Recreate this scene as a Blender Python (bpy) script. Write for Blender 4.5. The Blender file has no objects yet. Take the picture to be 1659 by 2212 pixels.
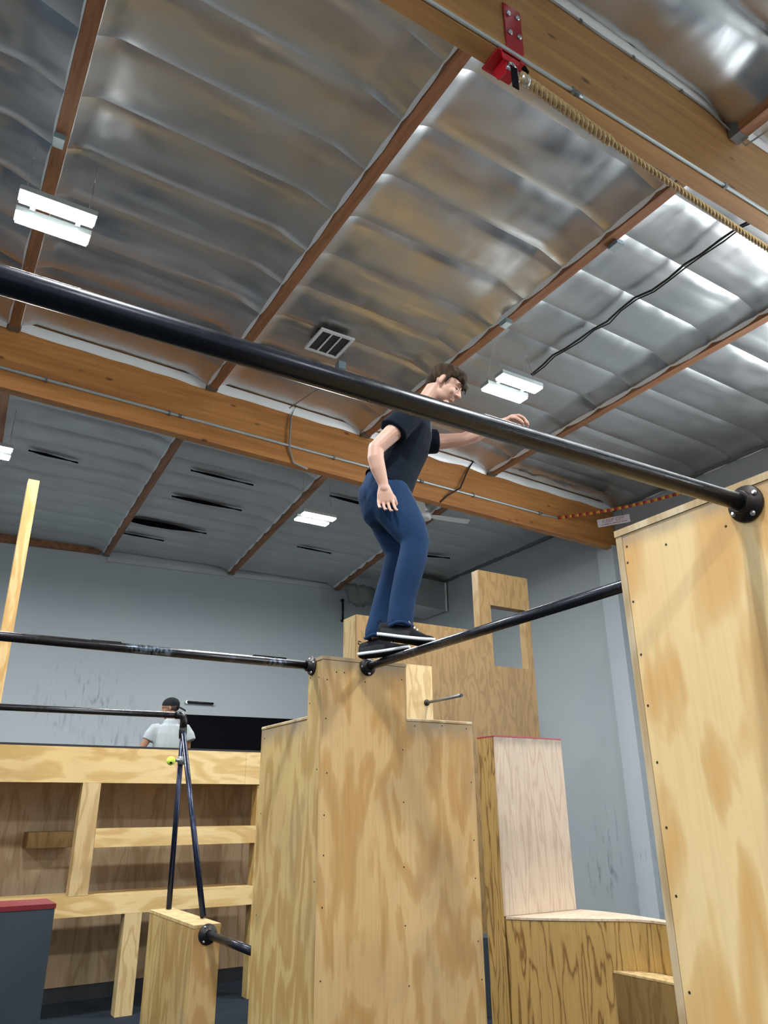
import bpy, bmesh, math, random
from mathutils import Vector, Matrix, noise
PI = math.pi
scene = bpy.context.scene
COL = scene.collection

# ------------------------------------------------------------------ camera
EYE = Vector((0, 0, 1.6))
YAW, PITCH, ROLL, FPX = math.radians(31.496), math.radians(21.757), math.radians(-.584), 1624.5
fwd = Vector((math.sin(YAW) * math.cos(PITCH), math.cos(YAW) * math.cos(PITCH), math.sin(PITCH)))
rgt = Vector((math.cos(YAW), -math.sin(YAW), 0))
upv = rgt.cross(fwd)
r2 = math.cos(ROLL) * rgt + math.sin(ROLL) * upv
u2 = -math.sin(ROLL) * rgt + math.cos(ROLL) * upv
cam_d = bpy.data.cameras.new('camera')
cam = bpy.data.objects.new('camera', cam_d)
COL.objects.link(cam)
cam.matrix_world = Matrix(((r2.x, u2.x, -fwd.x, EYE.x), (r2.y, u2.y, -fwd.y, EYE.y), (r2.z, u2.z, -fwd.z, EYE.z), (0, 0, 0, 1)))
cam_d.sensor_fit = 'VERTICAL'
cam_d.sensor_height = 36
cam_d.lens = 36 * FPX / 2212
cam_d.clip_start = .05
scene.camera = cam

# ------------------------------------------------------------------ world, exposure
world = bpy.data.worlds.new('sky')
scene.world = world
world.use_nodes = True
bg = world.node_tree.nodes['Background']
bg.inputs[0].default_value = (.88, .94, 1.0, 1)
bg.inputs[1].default_value = 5.0
scene.view_settings.view_transform = 'Standard'
scene.view_settings.look = 'None'
scene.view_settings.gamma = 1
scene.view_settings.exposure = 1.33
scene.view_settings.use_curve_mapping = False
scene.cycles.use_denoising = True
scene.cycles.max_bounces = 7
scene.cycles.diffuse_bounces = 4
scene.cycles.sample_clamp_indirect = 6
LAMP_POWER = 88          # watts of each two-strip ceiling panel
LAMP_GLOW = 9.0

# ------------------------------------------------------------------ materials
def mat(name, base=(.5, .5, .5), rough=.6, metal=0.0, spec=.5):
    m = bpy.data.materials.new(name)
    m.use_nodes = True
    b = m.node_tree.nodes['Principled BSDF']
    b.inputs['Base Color'].default_value = (*base, 1)
    b.inputs['Roughness'].default_value = rough
    b.inputs['Metallic'].default_value = metal
    b.inputs['Specular IOR Level'].default_value = spec
    return m

class NT:
    def __init__(s, m):
        s.t = m.node_tree
        s.b = s.t.nodes['Principled BSDF']
    def n(s, typ, **kw):
        nd = s.t.nodes.new(typ)
        for k, v in kw.items():
            setattr(nd, k, v)
        return nd
    def l(s, a, b):
        s.t.links.new(a, b)
    def coord(s, scale=(1, 1, 1), loc=(0, 0, 0), rot=(0, 0, 0)):
        tc = s.n('ShaderNodeTexCoord')
        mp = s.n('ShaderNodeMapping')
        mp.inputs['Scale'].default_value = scale
        mp.inputs['Location'].default_value = loc
        mp.inputs['Rotation'].default_value = rot
        s.l(tc.outputs['Object'], mp.inputs[0])
        return mp.outputs[0]
    def noise(s, vec, scale=1, detail=2, rough=.5, dist=0):
        nd = s.n('ShaderNodeTexNoise')
        nd.inputs['Scale'].default_value = scale
        nd.inputs['Detail'].default_value = detail
        nd.inputs['Roughness'].default_value = rough
        nd.inputs['Distortion'].default_value = dist
        s.l(vec, nd.inputs['Vector'])
        return nd.outputs['Fac']
    def math(s, op, a, b=None):
        nd = s.n('ShaderNodeMath', operation=op)
        for i, v in enumerate((a, b)):
            if v is None:
                continue
            if isinstance(v, (int, float)):
                nd.inputs[i].default_value = v
            else:
                s.l(v, nd.inputs[i])
        return nd.outputs[0]
    def ramp(s, fac, stops):
        nd = s.n('ShaderNodeValToRGB')
        el = nd.color_ramp.elements
        while len(el) < len(stops):
            el.new(.5)
        for e, (p, c) in zip(el, stops):
            e.position = p
            e.color = (*c, 1) if len(c) == 3 else c
        s.l(fac, nd.inputs[0])
        return nd.outputs[0]
    def mix(s, fac, a, b, mode='MIX'):
        nd = s.n('ShaderNodeMix', data_type='RGBA', blend_type=mode)
        for sock, v in ((nd.inputs[0], fac), (nd.inputs[6], a), (nd.inputs[7], b)):
            if isinstance(v, (int, float)):
                sock.default_value = v
            elif isinstance(v, tuple):
                sock.default_value = (*v, 1)
            else:
                s.l(v, sock)
        return nd.outputs[2]
    def bump(s, h, strength=.2, dist=.01):
        nd = s.n('ShaderNodeBump')
        nd.inputs['Strength'].default_value = strength
        nd.inputs['Distance'].default_value = dist
        s.l(h, nd.inputs['Height'])
        s.l(nd.outputs[0], s.b.inputs['Normal'])
    def color(s, c):
        s.l(c, s.b.inputs['Base Color'])

def plywood(name, light, mid, dark, axis='Z', rings=3.0, figure=1.0, seed=0, rough=.5, grain=.25, smudge=None, line=1.0, grime=(), blot=.6):
    """rotary cut veneer: contour bands of a stretched noise plus fine fibre streaks.
    line > 3 turns the broad flames into thin dark growth lines; grime = worn, dirty zones ((axis, from, to), ...)"""
    m = mat(name, mid, rough, 0, .3)
    t = NT(m)
    k = {'X': 0, 'Y': 1, 'Z': 2}[axis]
    sc = [3.6 * figure] * 3
    sc[k] = (.95 if line < 2.5 else .42) * figure
    v = t.coord(tuple(sc), (seed * 3.1, seed * 1.7, seed * 2.3))
    n1 = t.noise(v, 1.0, 4, .42, .35)
    band = t.math('SINE', t.math('MULTIPLY', n1, rings * 4 * PI))
    band = t.math('ADD', t.math('MULTIPLY', band, .5), .5)
    band = t.math('POWER', band, line)
    sf = [70] * 3
    sf[k] = 2.6
    fib = t.noise(t.coord(tuple(sf)), 1.0, 3, .6)
    sb = [1.6] * 3
    sb[k] = .6
    bl_n = t.noise(t.coord(tuple(sb), (seed, seed, seed)), 1.2, 3, .5)
    hi = mid if line < 3 else dark
    if line < 2.5:
        c1 = t.ramp(band, [(.25, light), (.55, tuple(a * .4 + b * .6 for a, b in zip(light, mid))), (1.0, hi)])
    else:
        c1 = t.ramp(band, [(.05, light), (.6, tuple(a * .55 + b * .45 for a, b in zip(light, mid))), (1.0, tuple(a * .35 + b * .65 for a, b in zip(mid, hi)))])
    bl = t.ramp(bl_n, [(.38, (1, 1, 1)), (.68, tuple(d / max(l_, .001) for d, l_ in zip(mid, light)))])
    c2 = t.mix(blot, c1, bl, 'MULTIPLY')
    fr = t.ramp(fib, [(.45, (1, 1, 1)), (.78, tuple(d / max(l_, .001) for d, l_ in zip(dark, light)))])
    c3 = t.mix(grain, c2, fr, 'MULTIPLY')
    if smudge:
        sm = t.noise(t.coord((2.5, 2.5, 1.6), (seed * 5, 0, 3)), 1.4, 4, .6)
        sm = t.ramp(sm, [(.5, (0, 0, 0)), (.74, (1, 1, 1))])
        c3 = t.mix(t.math('MULTIPLY', sm, smudge), c3, (.25, .20, .14))
    for zone in grime:
        f = None
        for (ax, lo, hi_) in zone:
            tc = t.n('ShaderNodeTexCoord')
            sp = t.n('ShaderNodeSeparateXYZ')
            t.l(tc.outputs['Object'], sp.inputs[0])
            mr = t.n('ShaderNodeMapRange')
            mr.interpolation_type = 'SMOOTHSTEP'
            t.l(sp.outputs[ax], mr.inputs['Value'])
            mr.inputs['From Min'].default_value = lo
            mr.inputs['From Max'].default_value = hi_
            f = mr.outputs[0] if f is None else t.math('MULTIPLY', f, mr.outputs[0])
        gn = t.noise(t.coord((9, 9, 6), (seed, 0, 0)), 1, 3, .6)
        f = t.math('MULTIPLY', f, t.ramp(gn, [(.25, (.25, .25, .25)), (.65, (.8, .8, .8))]))
        c3 = t.mix(f, c3, (.235, .20, .15))
    t.color(c3)
    t.bump(fib, .05, .002)
    return m

M = {}
M['ply'] = plywood('plywood_warm', (.585, .395, .18), (.475, .28, .102), (.27, .145, .055), seed=1, figure=1.5, rings=2.6, smudge=.40, grime=(((2, 2.25, 2.34),), ((2, 1.93, 2.05), (0, .045, .075))))
M['ply_side'] = plywood('plywood_yellow', (.535, .385, .16), (.42, .27, .094), (.23, .13, .047), seed=4, figure=1.5, rings=2.8, smudge=.45, grime=(((2, 1.93, 2.05), (1, -.215, -.195)),))
M['ply_box'] = plywood('plywood_bright', (.78, .575, .285), (.65, .385, .14), (.34, .19, .075), seed=2, rings=1.8, figure=1.35, grain=.16, smudge=.06, blot=.35, grime=(((2, 2.30, 2.355),),))
M['ply_tan'] = plywood('plywood_tan', (.27, .165, .06), (.215, .125, .042), (.12, .068, .024), seed=7, rings=3.0, figure=1.8, grain=.3, line=2.0)
M['ply_tan2'] = plywood('plywood_tan_fresh', (.36, .245, .11), (.29, .18, .07), (.17, .1, .04), seed=8, rings=3.0, grain=.25)
M['ply_light'] = plywood('plywood_pale', (.60, .445, .225), (.48, .325, .145), (.29, .18, .075), seed=9, rings=3.0, figure=1.4, grain=.25, line=2.0)
M['ply_pink'] = plywood('plywood_whitewashed', (.62, .49, .365), (.52, .385, .275), (.36, .25, .18), seed=12, rings=3.6, figure=2.4, grain=.3, smudge=.3, line=2.6, blot=.3, grime=(((2, 2.10, 2.20),),))
M['ply_brown'] = plywood('plywood_golden', (.47, .30, .10), (.36, .205, .06), (.14, .068, .018), seed=15, rings=4.0, figure=2.0, grain=.3, smudge=.12, line=3.4, blot=.35)
M['ply_shelf'] = plywood('plywood_rail', (.70, .515, .25), (.57, .375, .15), (.36, .22, .08), axis='X', seed=18, rings=2.6, figure=1.3, grain=.15)
M['ply_back'] = plywood('plywood_grey_back', (.56, .41, .255), (.46, .315, .18), (.22, .14, .075), seed=21, rings=2.8, figure=1.2, grain=.35, line=2.0)
M['ply_edge'] = plywood('plywood_edge', (.58, .46, .30), (.44, .31, .16), (.2, .13, .06), seed=3, rings=3, grain=.3)
M['post_wood'] = plywood('pine_post', (.72, .50, .23), (.60, .36, .125), (.36, .2, .07), seed=25, rings=3, figure=1.5, grain=.25)

def glulam(name, light, dark, seed):
    m = mat(name, light, .55)
    t = NT(m)
    v = t.coord((.5, 6, 7), (seed, 0, seed))
    n1 = t.noise(v, 1.0, 4, .6, .3)
    c = t.ramp(n1, [(.3, light), (.55, tuple((a + b) / 2 for a, b in zip(light, dark))), (.78, dark)])
    lam = t.n('ShaderNodeTexWave', wave_type='BANDS', bands_direction='Z', wave_profile='SAW')
    lam.inputs['Scale'].default_value = 4.2
    lam.inputs['Distortion'].default_value = .05
    t.l(t.coord((1, 1, 1)), lam.inputs['Vector'])
    ll = t.ramp(lam.outputs['Fac'], [(0, (.55, .5, .45)), (.05, (1, 1, 1))])
    c = t.mix(.55, c, ll, 'MULTIPLY')
    kn = t.n('ShaderNodeTexVoronoi')
    kn.inputs['Scale'].default_value = 1.0
    t.l(t.coord((2.3, 2, 5.5), (seed, 1, 0)), kn.inputs['Vector'])
    kk = t.ramp(kn.outputs['Distance'], [(.05, (.16, .08, .04)), (.14, (1, 1, 1))])
    c = t.mix(.8, c, kk, 'MULTIPLY')
    st = t.noise(t.coord((1.2, 20, 20), (seed, 3, 3)), 1, 3, .6)
    c = t.mix(.4, c, t.ramp(st, [(.4, (1, 1, 1)), (.75, (.45, .33, .25))]), 'MULTIPLY')
    t.color(c)
    t.bump(st, .1, .004)
    return m
M['glulam'] = glulam('glulam_orange', (.66, .295, .078), (.36, .13, .032), 2)
M['glulam_near'] = glulam('glulam_honey', (.60, .33, .115), (.40, .19, .06), 7)

def joist_mat():
    m = mat('joist_wood', (.3, .12, .05), .6)
    t = NT(m)
    n1 = t.noise(t.coord((12, .7, 12)), 1, 4, .6, .2)
    c = t.ramp(n1, [(.3, (.42, .185, .075)), (.7, (.20, .08, .036))])
    st = t.noise(t.coord((40, 6, 40)), 1, 2, .5)
    c = t.mix(.35, c, t.ramp(st, [(.55, (1, 1, 1)), (.7, (.35, .3, .28))]), 'MULTIPLY')
    t.color(c)
    return m
M['joist'] = joist_mat()

def foil_mat(name, base, rough, warm, bump):
    m = mat(name, base, rough, 1.0)
    t = NT(m)
    n0 = t.noise(t.coord((.35, .35, .35)), 1, 2, .5)
    c = t.ramp(n0, [(.4, base), (.66, warm)])
    t.color(c)
    rr = t.noise(t.coord((1.2, 2.5, 2)), 1.5, 3, .55)
    t.l(t.ramp(rr, [(.3, (rough - .1,) * 3), (.7, (rough + .12,) * 3)]), t.b.inputs['Roughness'])
    w1 = t.noise(t.coord((1.6, 5, 3)), 1, 1, .5, 0)
    w2 = t.noise(t.coord((14, 7, 7), (3, 1, 2)), 1, 1, .5, 0)
    t.bump(t.math('ADD', w1, t.math('MULTIPLY', w2, .14)), bump, .022)
    return m
M['foil'] = foil_mat('foil_insulation', (.68, .69, .685), .38, (.63, .62, .60), .45)
M['foil_dull'] = foil_mat('foil_insulation_dull', (.60, .62, .615), .55, (.56, .56, .55), .25)
M['foil_dull'].node_tree.nodes['Principled BSDF'].inputs['Metallic'].default_value = .6
M['foil_tab'] = mat('foil_tab_white', (.90, .90, .88), .35, .1)  # white foil edge; base raised further to stand in for reflected light
M['tear'] = mat('torn_dark_gap', (.004, .003, .005), .95, 0, .02)

def wall_mat(name, base, scuffs):
    m = mat(name, base, .62)
    t = NT(m)
    n0 = t.noise(t.coord((.5, .5, .6)), 1, 2, .5)
    c = t.mix(.35, base, t.ramp(n0, [(.35, (.86, .9, .95)), (.7, (1.05, 1.04, 1.02))]), 'MULTIPLY')
    for (ctr, rad, rot, amt) in scuffs:
        tc = t.n('ShaderNodeTexCoord')
        ds = t.n('ShaderNodeVectorMath', operation='SUBTRACT')
        t.l(tc.outputs['Object'], ds.inputs[0])
        ds.inputs[1].default_value = ctr
        dv = t.n('ShaderNodeVectorMath', operation='DIVIDE')
        t.l(ds.outputs[0], dv.inputs[0])
        dv.inputs[1].default_value = rad
        ln = t.n('ShaderNodeVectorMath', operation='LENGTH')
        t.l(dv.outputs[0], ln.inputs[0])
        mask = t.ramp(ln.outputs['Value'], [(.2, (1, 1, 1)), (1.0, (0, 0, 0))])
        st = t.noise(t.coord((7, 7, 1.3), (0, 0, 0), (rot, rot, 0)), 1.6, 4, .65, .4)
        st = t.ramp(st, [(.54, (0, 0, 0)), (.66, (1, 1, 1))])
        f = t.math('MULTIPLY', t.math('MULTIPLY', mask, st), amt)
        c = t.mix(f, c, (.13, .155, .17))
    t.color(c)
    return m
WALL = (.49, .535, .56)
M['wall_far'] = wall_mat('wall_grey_far', WALL, [((2.9, 16.25, 3.75), (1.3, 3, .95), .35, .60), ((3.7, 16.2, 2.8), (1.3, 3, .6), .5, .5)])
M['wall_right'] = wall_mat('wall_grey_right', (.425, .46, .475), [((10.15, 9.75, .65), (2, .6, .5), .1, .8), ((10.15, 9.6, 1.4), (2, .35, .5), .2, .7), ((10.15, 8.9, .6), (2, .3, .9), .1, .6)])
M['wall_plain'] = mat('wall_grey_plain', WALL, .65)
M['pilaster'] = wall_mat('pilaster_grey', (.47, .515, .54), [((10.0, 8.8, .7), (2, 2, .9), .1, .7)])

def floor_mat():
    m = mat('floor_mat_navy', (.022, .032, .045), .8, 0, .2)
    t = NT(m)
    n0 = t.noise(t.coord((3, 3, 3)), 1, 3, .6)
    t.color(t.ramp(n0, [(.3, (.011, .018, .028)), (.7, (.018, .027, .038))]))
    return m
M['floor'] = floor_mat()
M['navy_pad'] = mat('navy_vinyl', (.028, .042, .055), .42)
M['black_pad'] = mat('black_rubber', (.010, .011, .014), .7)
M['red_pad'] = mat('red_vinyl', (.15, .006, .012), .45)
M['red_edge'] = mat('red_painted_edge', (.36, .03, .05), .5)

def pipe_mat(name, base, worn, patch=None):
    m = mat(name, base, .28, .55)
    t = NT(m)
    n0 = t.noise(t.coord((14, 14, 14)), 1, 4, .7)
    c = t.ramp(n0, [(.60, base), (.82, worn)])
    if patch:                              # worn, chalky stretches
        a = t.ramp(t.noise(t.coord((3.2, .1, .1), (4.3, 0, 0)), 1, 2, .5), [(.52, (0, 0, 0)), (.60, (1, 1, 1))])
        b = t.ramp(t.noise(t.coord((60, 8, 30)), 1, 3, .6), [(.42, (0, 0, 0)), (.62, (1, 1, 1))])
        c = t.mix(t.math('MULTIPLY', a, b), c, patch)
    t.color(c)
    n1 = t.noise(t.coord((30, 30, 30)), 1, 3, .6)
    t.l(t.ramp(n1, [(.3, (.24,) * 3), (.75, (.36,) * 3)]), t.b.inputs['Roughness'])
    return m
M['pipe'] = pipe_mat('black_pipe', (.016, .019, .028), (.06, .065, .08))
M['pipe_scuffed'] = pipe_mat('black_pipe_scuffed', (.020, .018, .020), (.15, .13, .12))
M['pipe_patchy'] = pipe_mat('black_pipe_patchy', (.020, .018, .021), (.12, .10, .095), (.20, .25, .33))
M['pipe_worn'] = pipe_mat('black_pipe_worn', (.02, .022, .03), (.30, .33, .37))
M['pipe_blue'] = pipe_mat('blue_black_pipe', (.012, .018, .045), (.05, .06, .1))
M['flange'] = mat('iron_flange', (.035, .028, .026), .45, .6)
M['bolt'] = mat('zinc_bolt', (.55, .57, .58), .35, .9)
M['screw'] = mat('dark_screw', (.02, .015, .01), .6, .2)
M['galv'] = mat('galvanised_conduit', (.50, .55, .54), .42, .5)
M['galv_dark'] = mat('galvanised_dark', (.22, .23, .23), .45, .7)
M['white_metal'] = mat('white_enamel', (.74, .75, .73), .45)
M['black'] = mat('black_matt', (.004, .004, .006), .9, 0, .1)
M['cable'] = mat('black_cable', (.018, .017, .02), .6)
M['cable_grey'] = mat('grey_cable', (.33, .32, .29), .6)
M['wire'] = mat('hanging_wire', (.45, .45, .43), .4, .7)
M['red_steel'] = mat('red_painted_steel', (.42, .008, .016), .4)
M['chrome'] = mat('chrome', (.6, .6, .62), .2, 1.0)
M['skin'] = mat('skin', (.62, .36, .27), .5)
M['skin2'] = mat('skin_tan', (.30, .15, .09), .5)
M['ball'] = mat('tennis_felt', (.62, .80, .10), .9)
M['sole_white'] = mat('shoe_midsole', (.82, .83, .84), .5)
M['lace'] = mat('shoe_lace', (.78, .79, .80), .7)
M['shoe'] = mat('shoe_knit', (.010, .0095, .012), .85, 0, .2)
M['shoe_grey'] = mat('shoe_overlay', (.030, .032, .034), .8, 0, .2)
M['eye'] = mat('eye_lid', (.40, .22, .17), .5)
M['dark_hair'] = mat('dark_brow', (.05, .032, .022), .7)

def cloth(name, a, b, sc=(3, 3, 3), rough=.85, bump=.16):
    m = mat(name, a, rough, 0, .08)
    t = NT(m)
    n0 = t.noise(t.coord(sc), 2.2, 3, .5, .6)
    t.color(t.ramp(n0, [(.35, a), (.7, b)]))
    n1 = t.noise(t.coord(sc), 4.5, 3, .55, 1.0)
    t.bump(n1, bump, .02)
    t.b.inputs['Sheen Weight'].default_value = .02
    return m
M['shirt'] = cloth('navy_tshirt', (.0045, .008, .014), (.009, .014, .023), (2, 2, 3))
M['trousers'] = cloth('blue_trousers', (.012, .030, .075), (.017, .042, .10), (3, 3, 1.5))
M['white_shirt'] = cloth('white_tshirt', (.36, .40, .415), (.46, .495, .51), (5, 5, 1.2))
M['dark_trousers'] = cloth('dark_trousers', (.02, .02, .025), (.03, .03, .035))
M['cap'] = cloth('black_cap', (.014, .016, .018), (.025, .028, .03))

def hair_mat():
    m = mat('brown_hair', (.085, .05, .03), .8, 0, .15)
    t = NT(m)
    n0 = t.noise(t.coord((60, 60, 14)), 1, 3, .6, .5)
    t.color(t.ramp(n0, [(.3, (.018, .011, .007)), (.55, (.045, .028, .017)), (.8, (.10, .068, .04))]))
    t.bump(n0, .5, .008)
    return m
M['hair'] = hair_mat()

def rope_mat():
    m = mat('manila_rope', (.36, .24, .11), .85)
    t = NT(m)
    n0 = t.noise(t.coord((60, 60, 60)), 1, 3, .6)
    t.color(t.ramp(n0, [(.35, (.42, .29, .13)), (.7, (.22, .14, .06))]))
    return m
M['rope'] = rope_mat()
M['band_red'] = mat('striped_sleeve_red', (.42, .02, .02), .35)
M['band_yellow'] = mat('striped_sleeve_yellow', (.80, .36, .03), .35)
M['sign_white'] = mat('sign_white', (.66, .60, .60), .4)
M['sign_red'] = mat('sign_lettering', (.42, .20, .22), .5)
M['teal_box'] = mat('junction_box', (.30, .42, .46), .45, .4)
M['vent_dark'] = mat('vent_mesh', (.035, .033, .03), .7)
lamp = mat('lamp_diffuser', (.9, .9, .9), .4)
lamp.node_tree.nodes['Principled BSDF'].inputs['Emission Color'].default_value = (.93, .98, 1, 1)
lamp.node_tree.nodes['Principled BSDF'].inputs['Emission Strength'].default_value = LAMP_GLOW
M['lamp'] = lamp

# ------------------------------------------------------------------ mesh helpers
def B():
    return bmesh.new()

def box(bm, x0, x1, y0, y1, z0, z1):
    vs = [bm.verts.new((x, y, z)) for z in (z0, z1) for y in (y0, y1) for x in (x0, x1)]
    for f in ((0, 2, 3, 1), (4, 5, 7, 6), (0, 1, 5, 4), (2, 6, 7, 3), (0, 4, 6, 2), (1, 3, 7, 5)):
        bm.faces.new([vs[i] for i in f])
    return bm

def prism(bm, poly, d, axis=2, lo=0.0):
    """polygon in the two other axes extruded from lo by d along axis"""
    oth = [a for a in (0, 1, 2) if a != axis]
    def P(p, h):
        v = [0, 0, 0]
        v[oth[0]], v[oth[1]], v[axis] = p[0], p[1], h
        return v
    a = [bm.verts.new(P(p, lo)) for p in poly]
    b = [bm.verts.new(P(p, lo + d)) for p in poly]
    bm.faces.new(a[::-1])
    bm.faces.new(b)
    for i in range(len(poly)):
        j = (i + 1) % len(poly)
        bm.faces.new((a[i], a[j], b[j], b[i]))
    bmesh.ops.recalc_face_normals(bm, faces=bm.faces)
    return bm

def frame(t, side=None):
    t = t.normalized()
    s = side or Vector((0, 0, 1))
    if abs(t.dot(s.normalized())) > .97:
        s = Vector((1, 0, 0))
    a = (s - t * s.dot(t)).normalized()
    return a, t.cross(a)

def loft(bm, path, radii, seg=16, side=None, cap=True):
    """closed surface through elliptical rings; radii = r or (r along side, r across)"""
    path = [Vector(p) for p in path]
    rings = []
    n = len(path)
    for i, p in enumerate(path):
        t = (path[min(i + 1, n - 1)] - path[max(i - 1, 0)])
        a, b = frame(t, Vector(side) if side else None)
        r = radii[i] if isinstance(radii, (list, tuple)) else radii
        ra, rb = r if isinstance(r, (list, tuple)) else (r, r)
        rings.append([bm.verts.new(p + a * ra * math.cos(2 * PI * k / seg) + b * rb * math.sin(2 * PI * k / seg)) for k in range(seg)])
    for i in range(n - 1):
        for k in range(seg):
            j = (k + 1) % seg
            f = bm.faces.new((rings[i][k], rings[i][j], rings[i + 1][j], rings[i + 1][k]))
            f.smooth = True
    if cap:
        bm.faces.new(rings[0][::-1])
        bm.faces.new(rings[-1])
    return bm

def rod(bm, p0, p1, r, seg=16):
    return loft(bm, [p0, p1], r, seg)

def capsule(bm, path, radii, seg=14, side=None):
    """loft with rounded ends, used for limbs before they are fused"""
    path = [Vector(p) for p in path]
    rr = [r if isinstance(r, (list, tuple)) else (r, r) for r in radii]
    t0 = (path[0] - path[1]).normalized()
    t1 = (path[-1] - path[-2]).normalized()
    m0, m1 = min(rr[0]), min(rr[-1])
    P = [path[0] + t0 * m0 * h for h in (.98, .8, .45)] + path + [path[-1] + t1 * m1 * h for h in (.45, .8, .98)]
    R = [tuple(x * k for x in rr[0]) for k in (.2, .6, .89)] + rr + [tuple(x * k for x in rr[-1]) for k in (.89, .6, .2)]
    return loft(bm, P, R, seg, side)

def ell(bm, c, r, rot=None, seg=16):
    mtx = Matrix.Translation(Vector(c)) @ (rot.to_4x4() if rot else Matrix()) @ Matrix.Diagonal((*r, 1))
    g = bmesh.ops.create_uvsphere(bm, u_segments=seg, v_segments=seg // 2 + 2, radius=1, matrix=mtx)
    for v in g['verts']:
        for f in v.link_faces:
            f.smooth = True
    return bm

def bevel(bm, w=.004, seg=1):
    bmesh.ops.bevel(bm, geom=[e for e in bm.edges if e.is_manifold and e.calc_face_angle(0) > .6], offset=w, segments=seg, affect='EDGES', profile=.5)
    return bm

def base_of(p):
    v = Vector((0, 0, 0))
    while p is not None:
        v += p.location
        p = p.parent
    return v

def obj(name, bm, m, parent=None, org=None, mats=None):
    """bm holds world coordinates; the object's origin is its thing's base"""
    me = bpy.data.meshes.new(name)
    o = Vector(org) if org else (base_of(parent) if parent else Vector((0, 0, 0)))
    bmesh.ops.translate(bm, verts=bm.verts, vec=-o)
    bm.to_mesh(me)
    bm.free()
    for mm in (mats or [m]):
        me.materials.append(M[mm] if isinstance(mm, str) else mm)
    ob = bpy.data.objects.new(name, me)
    COL.objects.link(ob)
    if parent:
        ob.parent = parent
        ob.location = o - base_of(parent)
    else:
        ob.location = o
    return ob

def tag(o, label, cat, group=None):
    o['label'] = label
    o['category'] = cat
    if group:
        o['group'] = group
    return o

def thing(name, label, cat, loc=(0, 0, 0), group=None):
    o = bpy.data.objects.new(name, None)
    COL.objects.link(o)
    o.location = loc
    o.empty_display_size = .1
    return tag(o, label, cat, group)

def struct(name, bm, m, label, cat, org=None, mats=None):
    o = obj(name, bm, m, None, org, mats)
    o['kind'] = 'structure'
    return tag(o, label, cat)

def copy_tree(o, parent=None, delta=None):
    c = o.copy()
    COL.objects.link(c)
    c.parent = parent
    if delta is not None:
        c.location = o.location + Vector(delta)
    for ch in list(o.children):
        copy_tree(ch, c)
    return c

def fuse(name, bm, m, parent, voxel, smooth=6, cuts=(), xf=None):
    """voxel-remesh overlapping closed shapes into one continuous skin, then trim with planes"""
    if xf is not None:
        bmesh.ops.transform(bm, matrix=xf, verts=bm.verts)
    o = base_of(parent)
    bmesh.ops.translate(bm, verts=bm.verts, vec=-o)
    bmesh.ops.recalc_face_normals(bm, faces=bm.faces)
    me = bpy.data.meshes.new(name + '_src')
    bm.to_mesh(me)
    bm.free()
    ob = bpy.data.objects.new(name + '_src', me)
    COL.objects.link(ob)
    md = ob.modifiers.new('r', 'REMESH')
    md.mode = 'VOXEL'
    md.voxel_size = voxel
    md.use_smooth_shade = True
    if smooth:
        s = ob.modifiers.new('s', 'SMOOTH')
        s.iterations = smooth
        s.factor = .5
    dg = bpy.context.evaluated_depsgraph_get()
    dg.update()
    new = bpy.data.meshes.new_from_object(ob.evaluated_get(dg))
    bpy.data.objects.remove(ob)
    new.name = name
    if cuts:
        b2 = bmesh.new()
        b2.from_mesh(new)
        for co, no in cuts:
            co, no = Vector(co), Vector(no)
            if xf is not None:
                co = xf @ co
                no = xf.to_3x3() @ no
            co = co - o
            bmesh.ops.bisect_plane(b2, geom=b2.verts[:] + b2.edges[:] + b2.faces[:], plane_co=co, plane_no=no, clear_outer=True)
        b2.to_mesh(new)
        b2.free()
    for p in new.polygons:
        p.use_smooth = True
    new.materials.clear()
    new.materials.append(M[m])
    r = bpy.data.objects.new(name, new)
    COL.objects.link(r)
    r.parent = parent
    return r

# ------------------------------------------------------------------ the room shell
XW, YB, XL = 10.15, -7.5, -8.0            # right wall, wall behind, left wall
SL = -.025                                # the roof falls gently to the right wall
def zj(x):                                # underside of the joists
    return 6.82 + SL * x
def zf(x):                                # foil face of the insulation
    return 6.98 + SL * x
FW_A, FW_D = Vector((-8.2, 17.315, 0)), Vector((.99563, -.09306, 0))   # far wall stands slightly askew
def fwall_y(x):
    return 16.29 - .09347 * (x - 2.76)

struct('floor', box(B(), XL - .3, XW + .3, YB - .3, 17.6, -.2, 0), 'floor', 'dark navy foam mat floor of the gym', 'floor')

bm = B()
prism(bm, [(XL, fwall_y(XL)), (10.6, fwall_y(10.6)), (10.6, fwall_y(10.6) + .2), (XL, fwall_y(XL) + .2)], 7.4, 2, 0)
struct('wall_far', bm, 'wall_far', 'grey painted far wall with scuff marks, behind the plywood shelving', 'wall')

WIN = (.2, 4.4, 2.4, 5.4)                 # unseen opening added high in the right wall to brighten the roof foil (y0, y1, z0, z1)
bm = B()
yc = fwall_y(XW)
for (y0, y1, z0, z1) in ((YB, WIN[0], 0, 7.4), (WIN[1], yc + .1, 0, 7.4), (WIN[0], WIN[1], 0, WIN[2]), (WIN[0], WIN[1], WIN[3], 7.4)):
    box(bm, XW, XW + .2, y0, y1, z0, z1)
wr = struct('wall_right', bm, 'wall_right', 'grey painted side wall on the right, running towards the far corner', 'wall')
win = thing('added_window_1', 'unseen daylight window with white bars, added high in the right wall to brighten the roof', 'window', (XW, 2.3, WIN[2]))
win['kind'] = 'structure'
bm = B()
for (y0, y1, z0, z1) in ((WIN[0], WIN[1], WIN[2], WIN[2] + .06), (WIN[0], WIN[1], WIN[3] - .06, WIN[3]), (WIN[0], WIN[0] + .06, WIN[2] + .06, WIN[3] - .06), (WIN[1] - .06, WIN[1], WIN[2] + .06, WIN[3] - .06)):
    box(bm, XW + .04, XW + .12, y0, y1, z0, z1)
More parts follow.
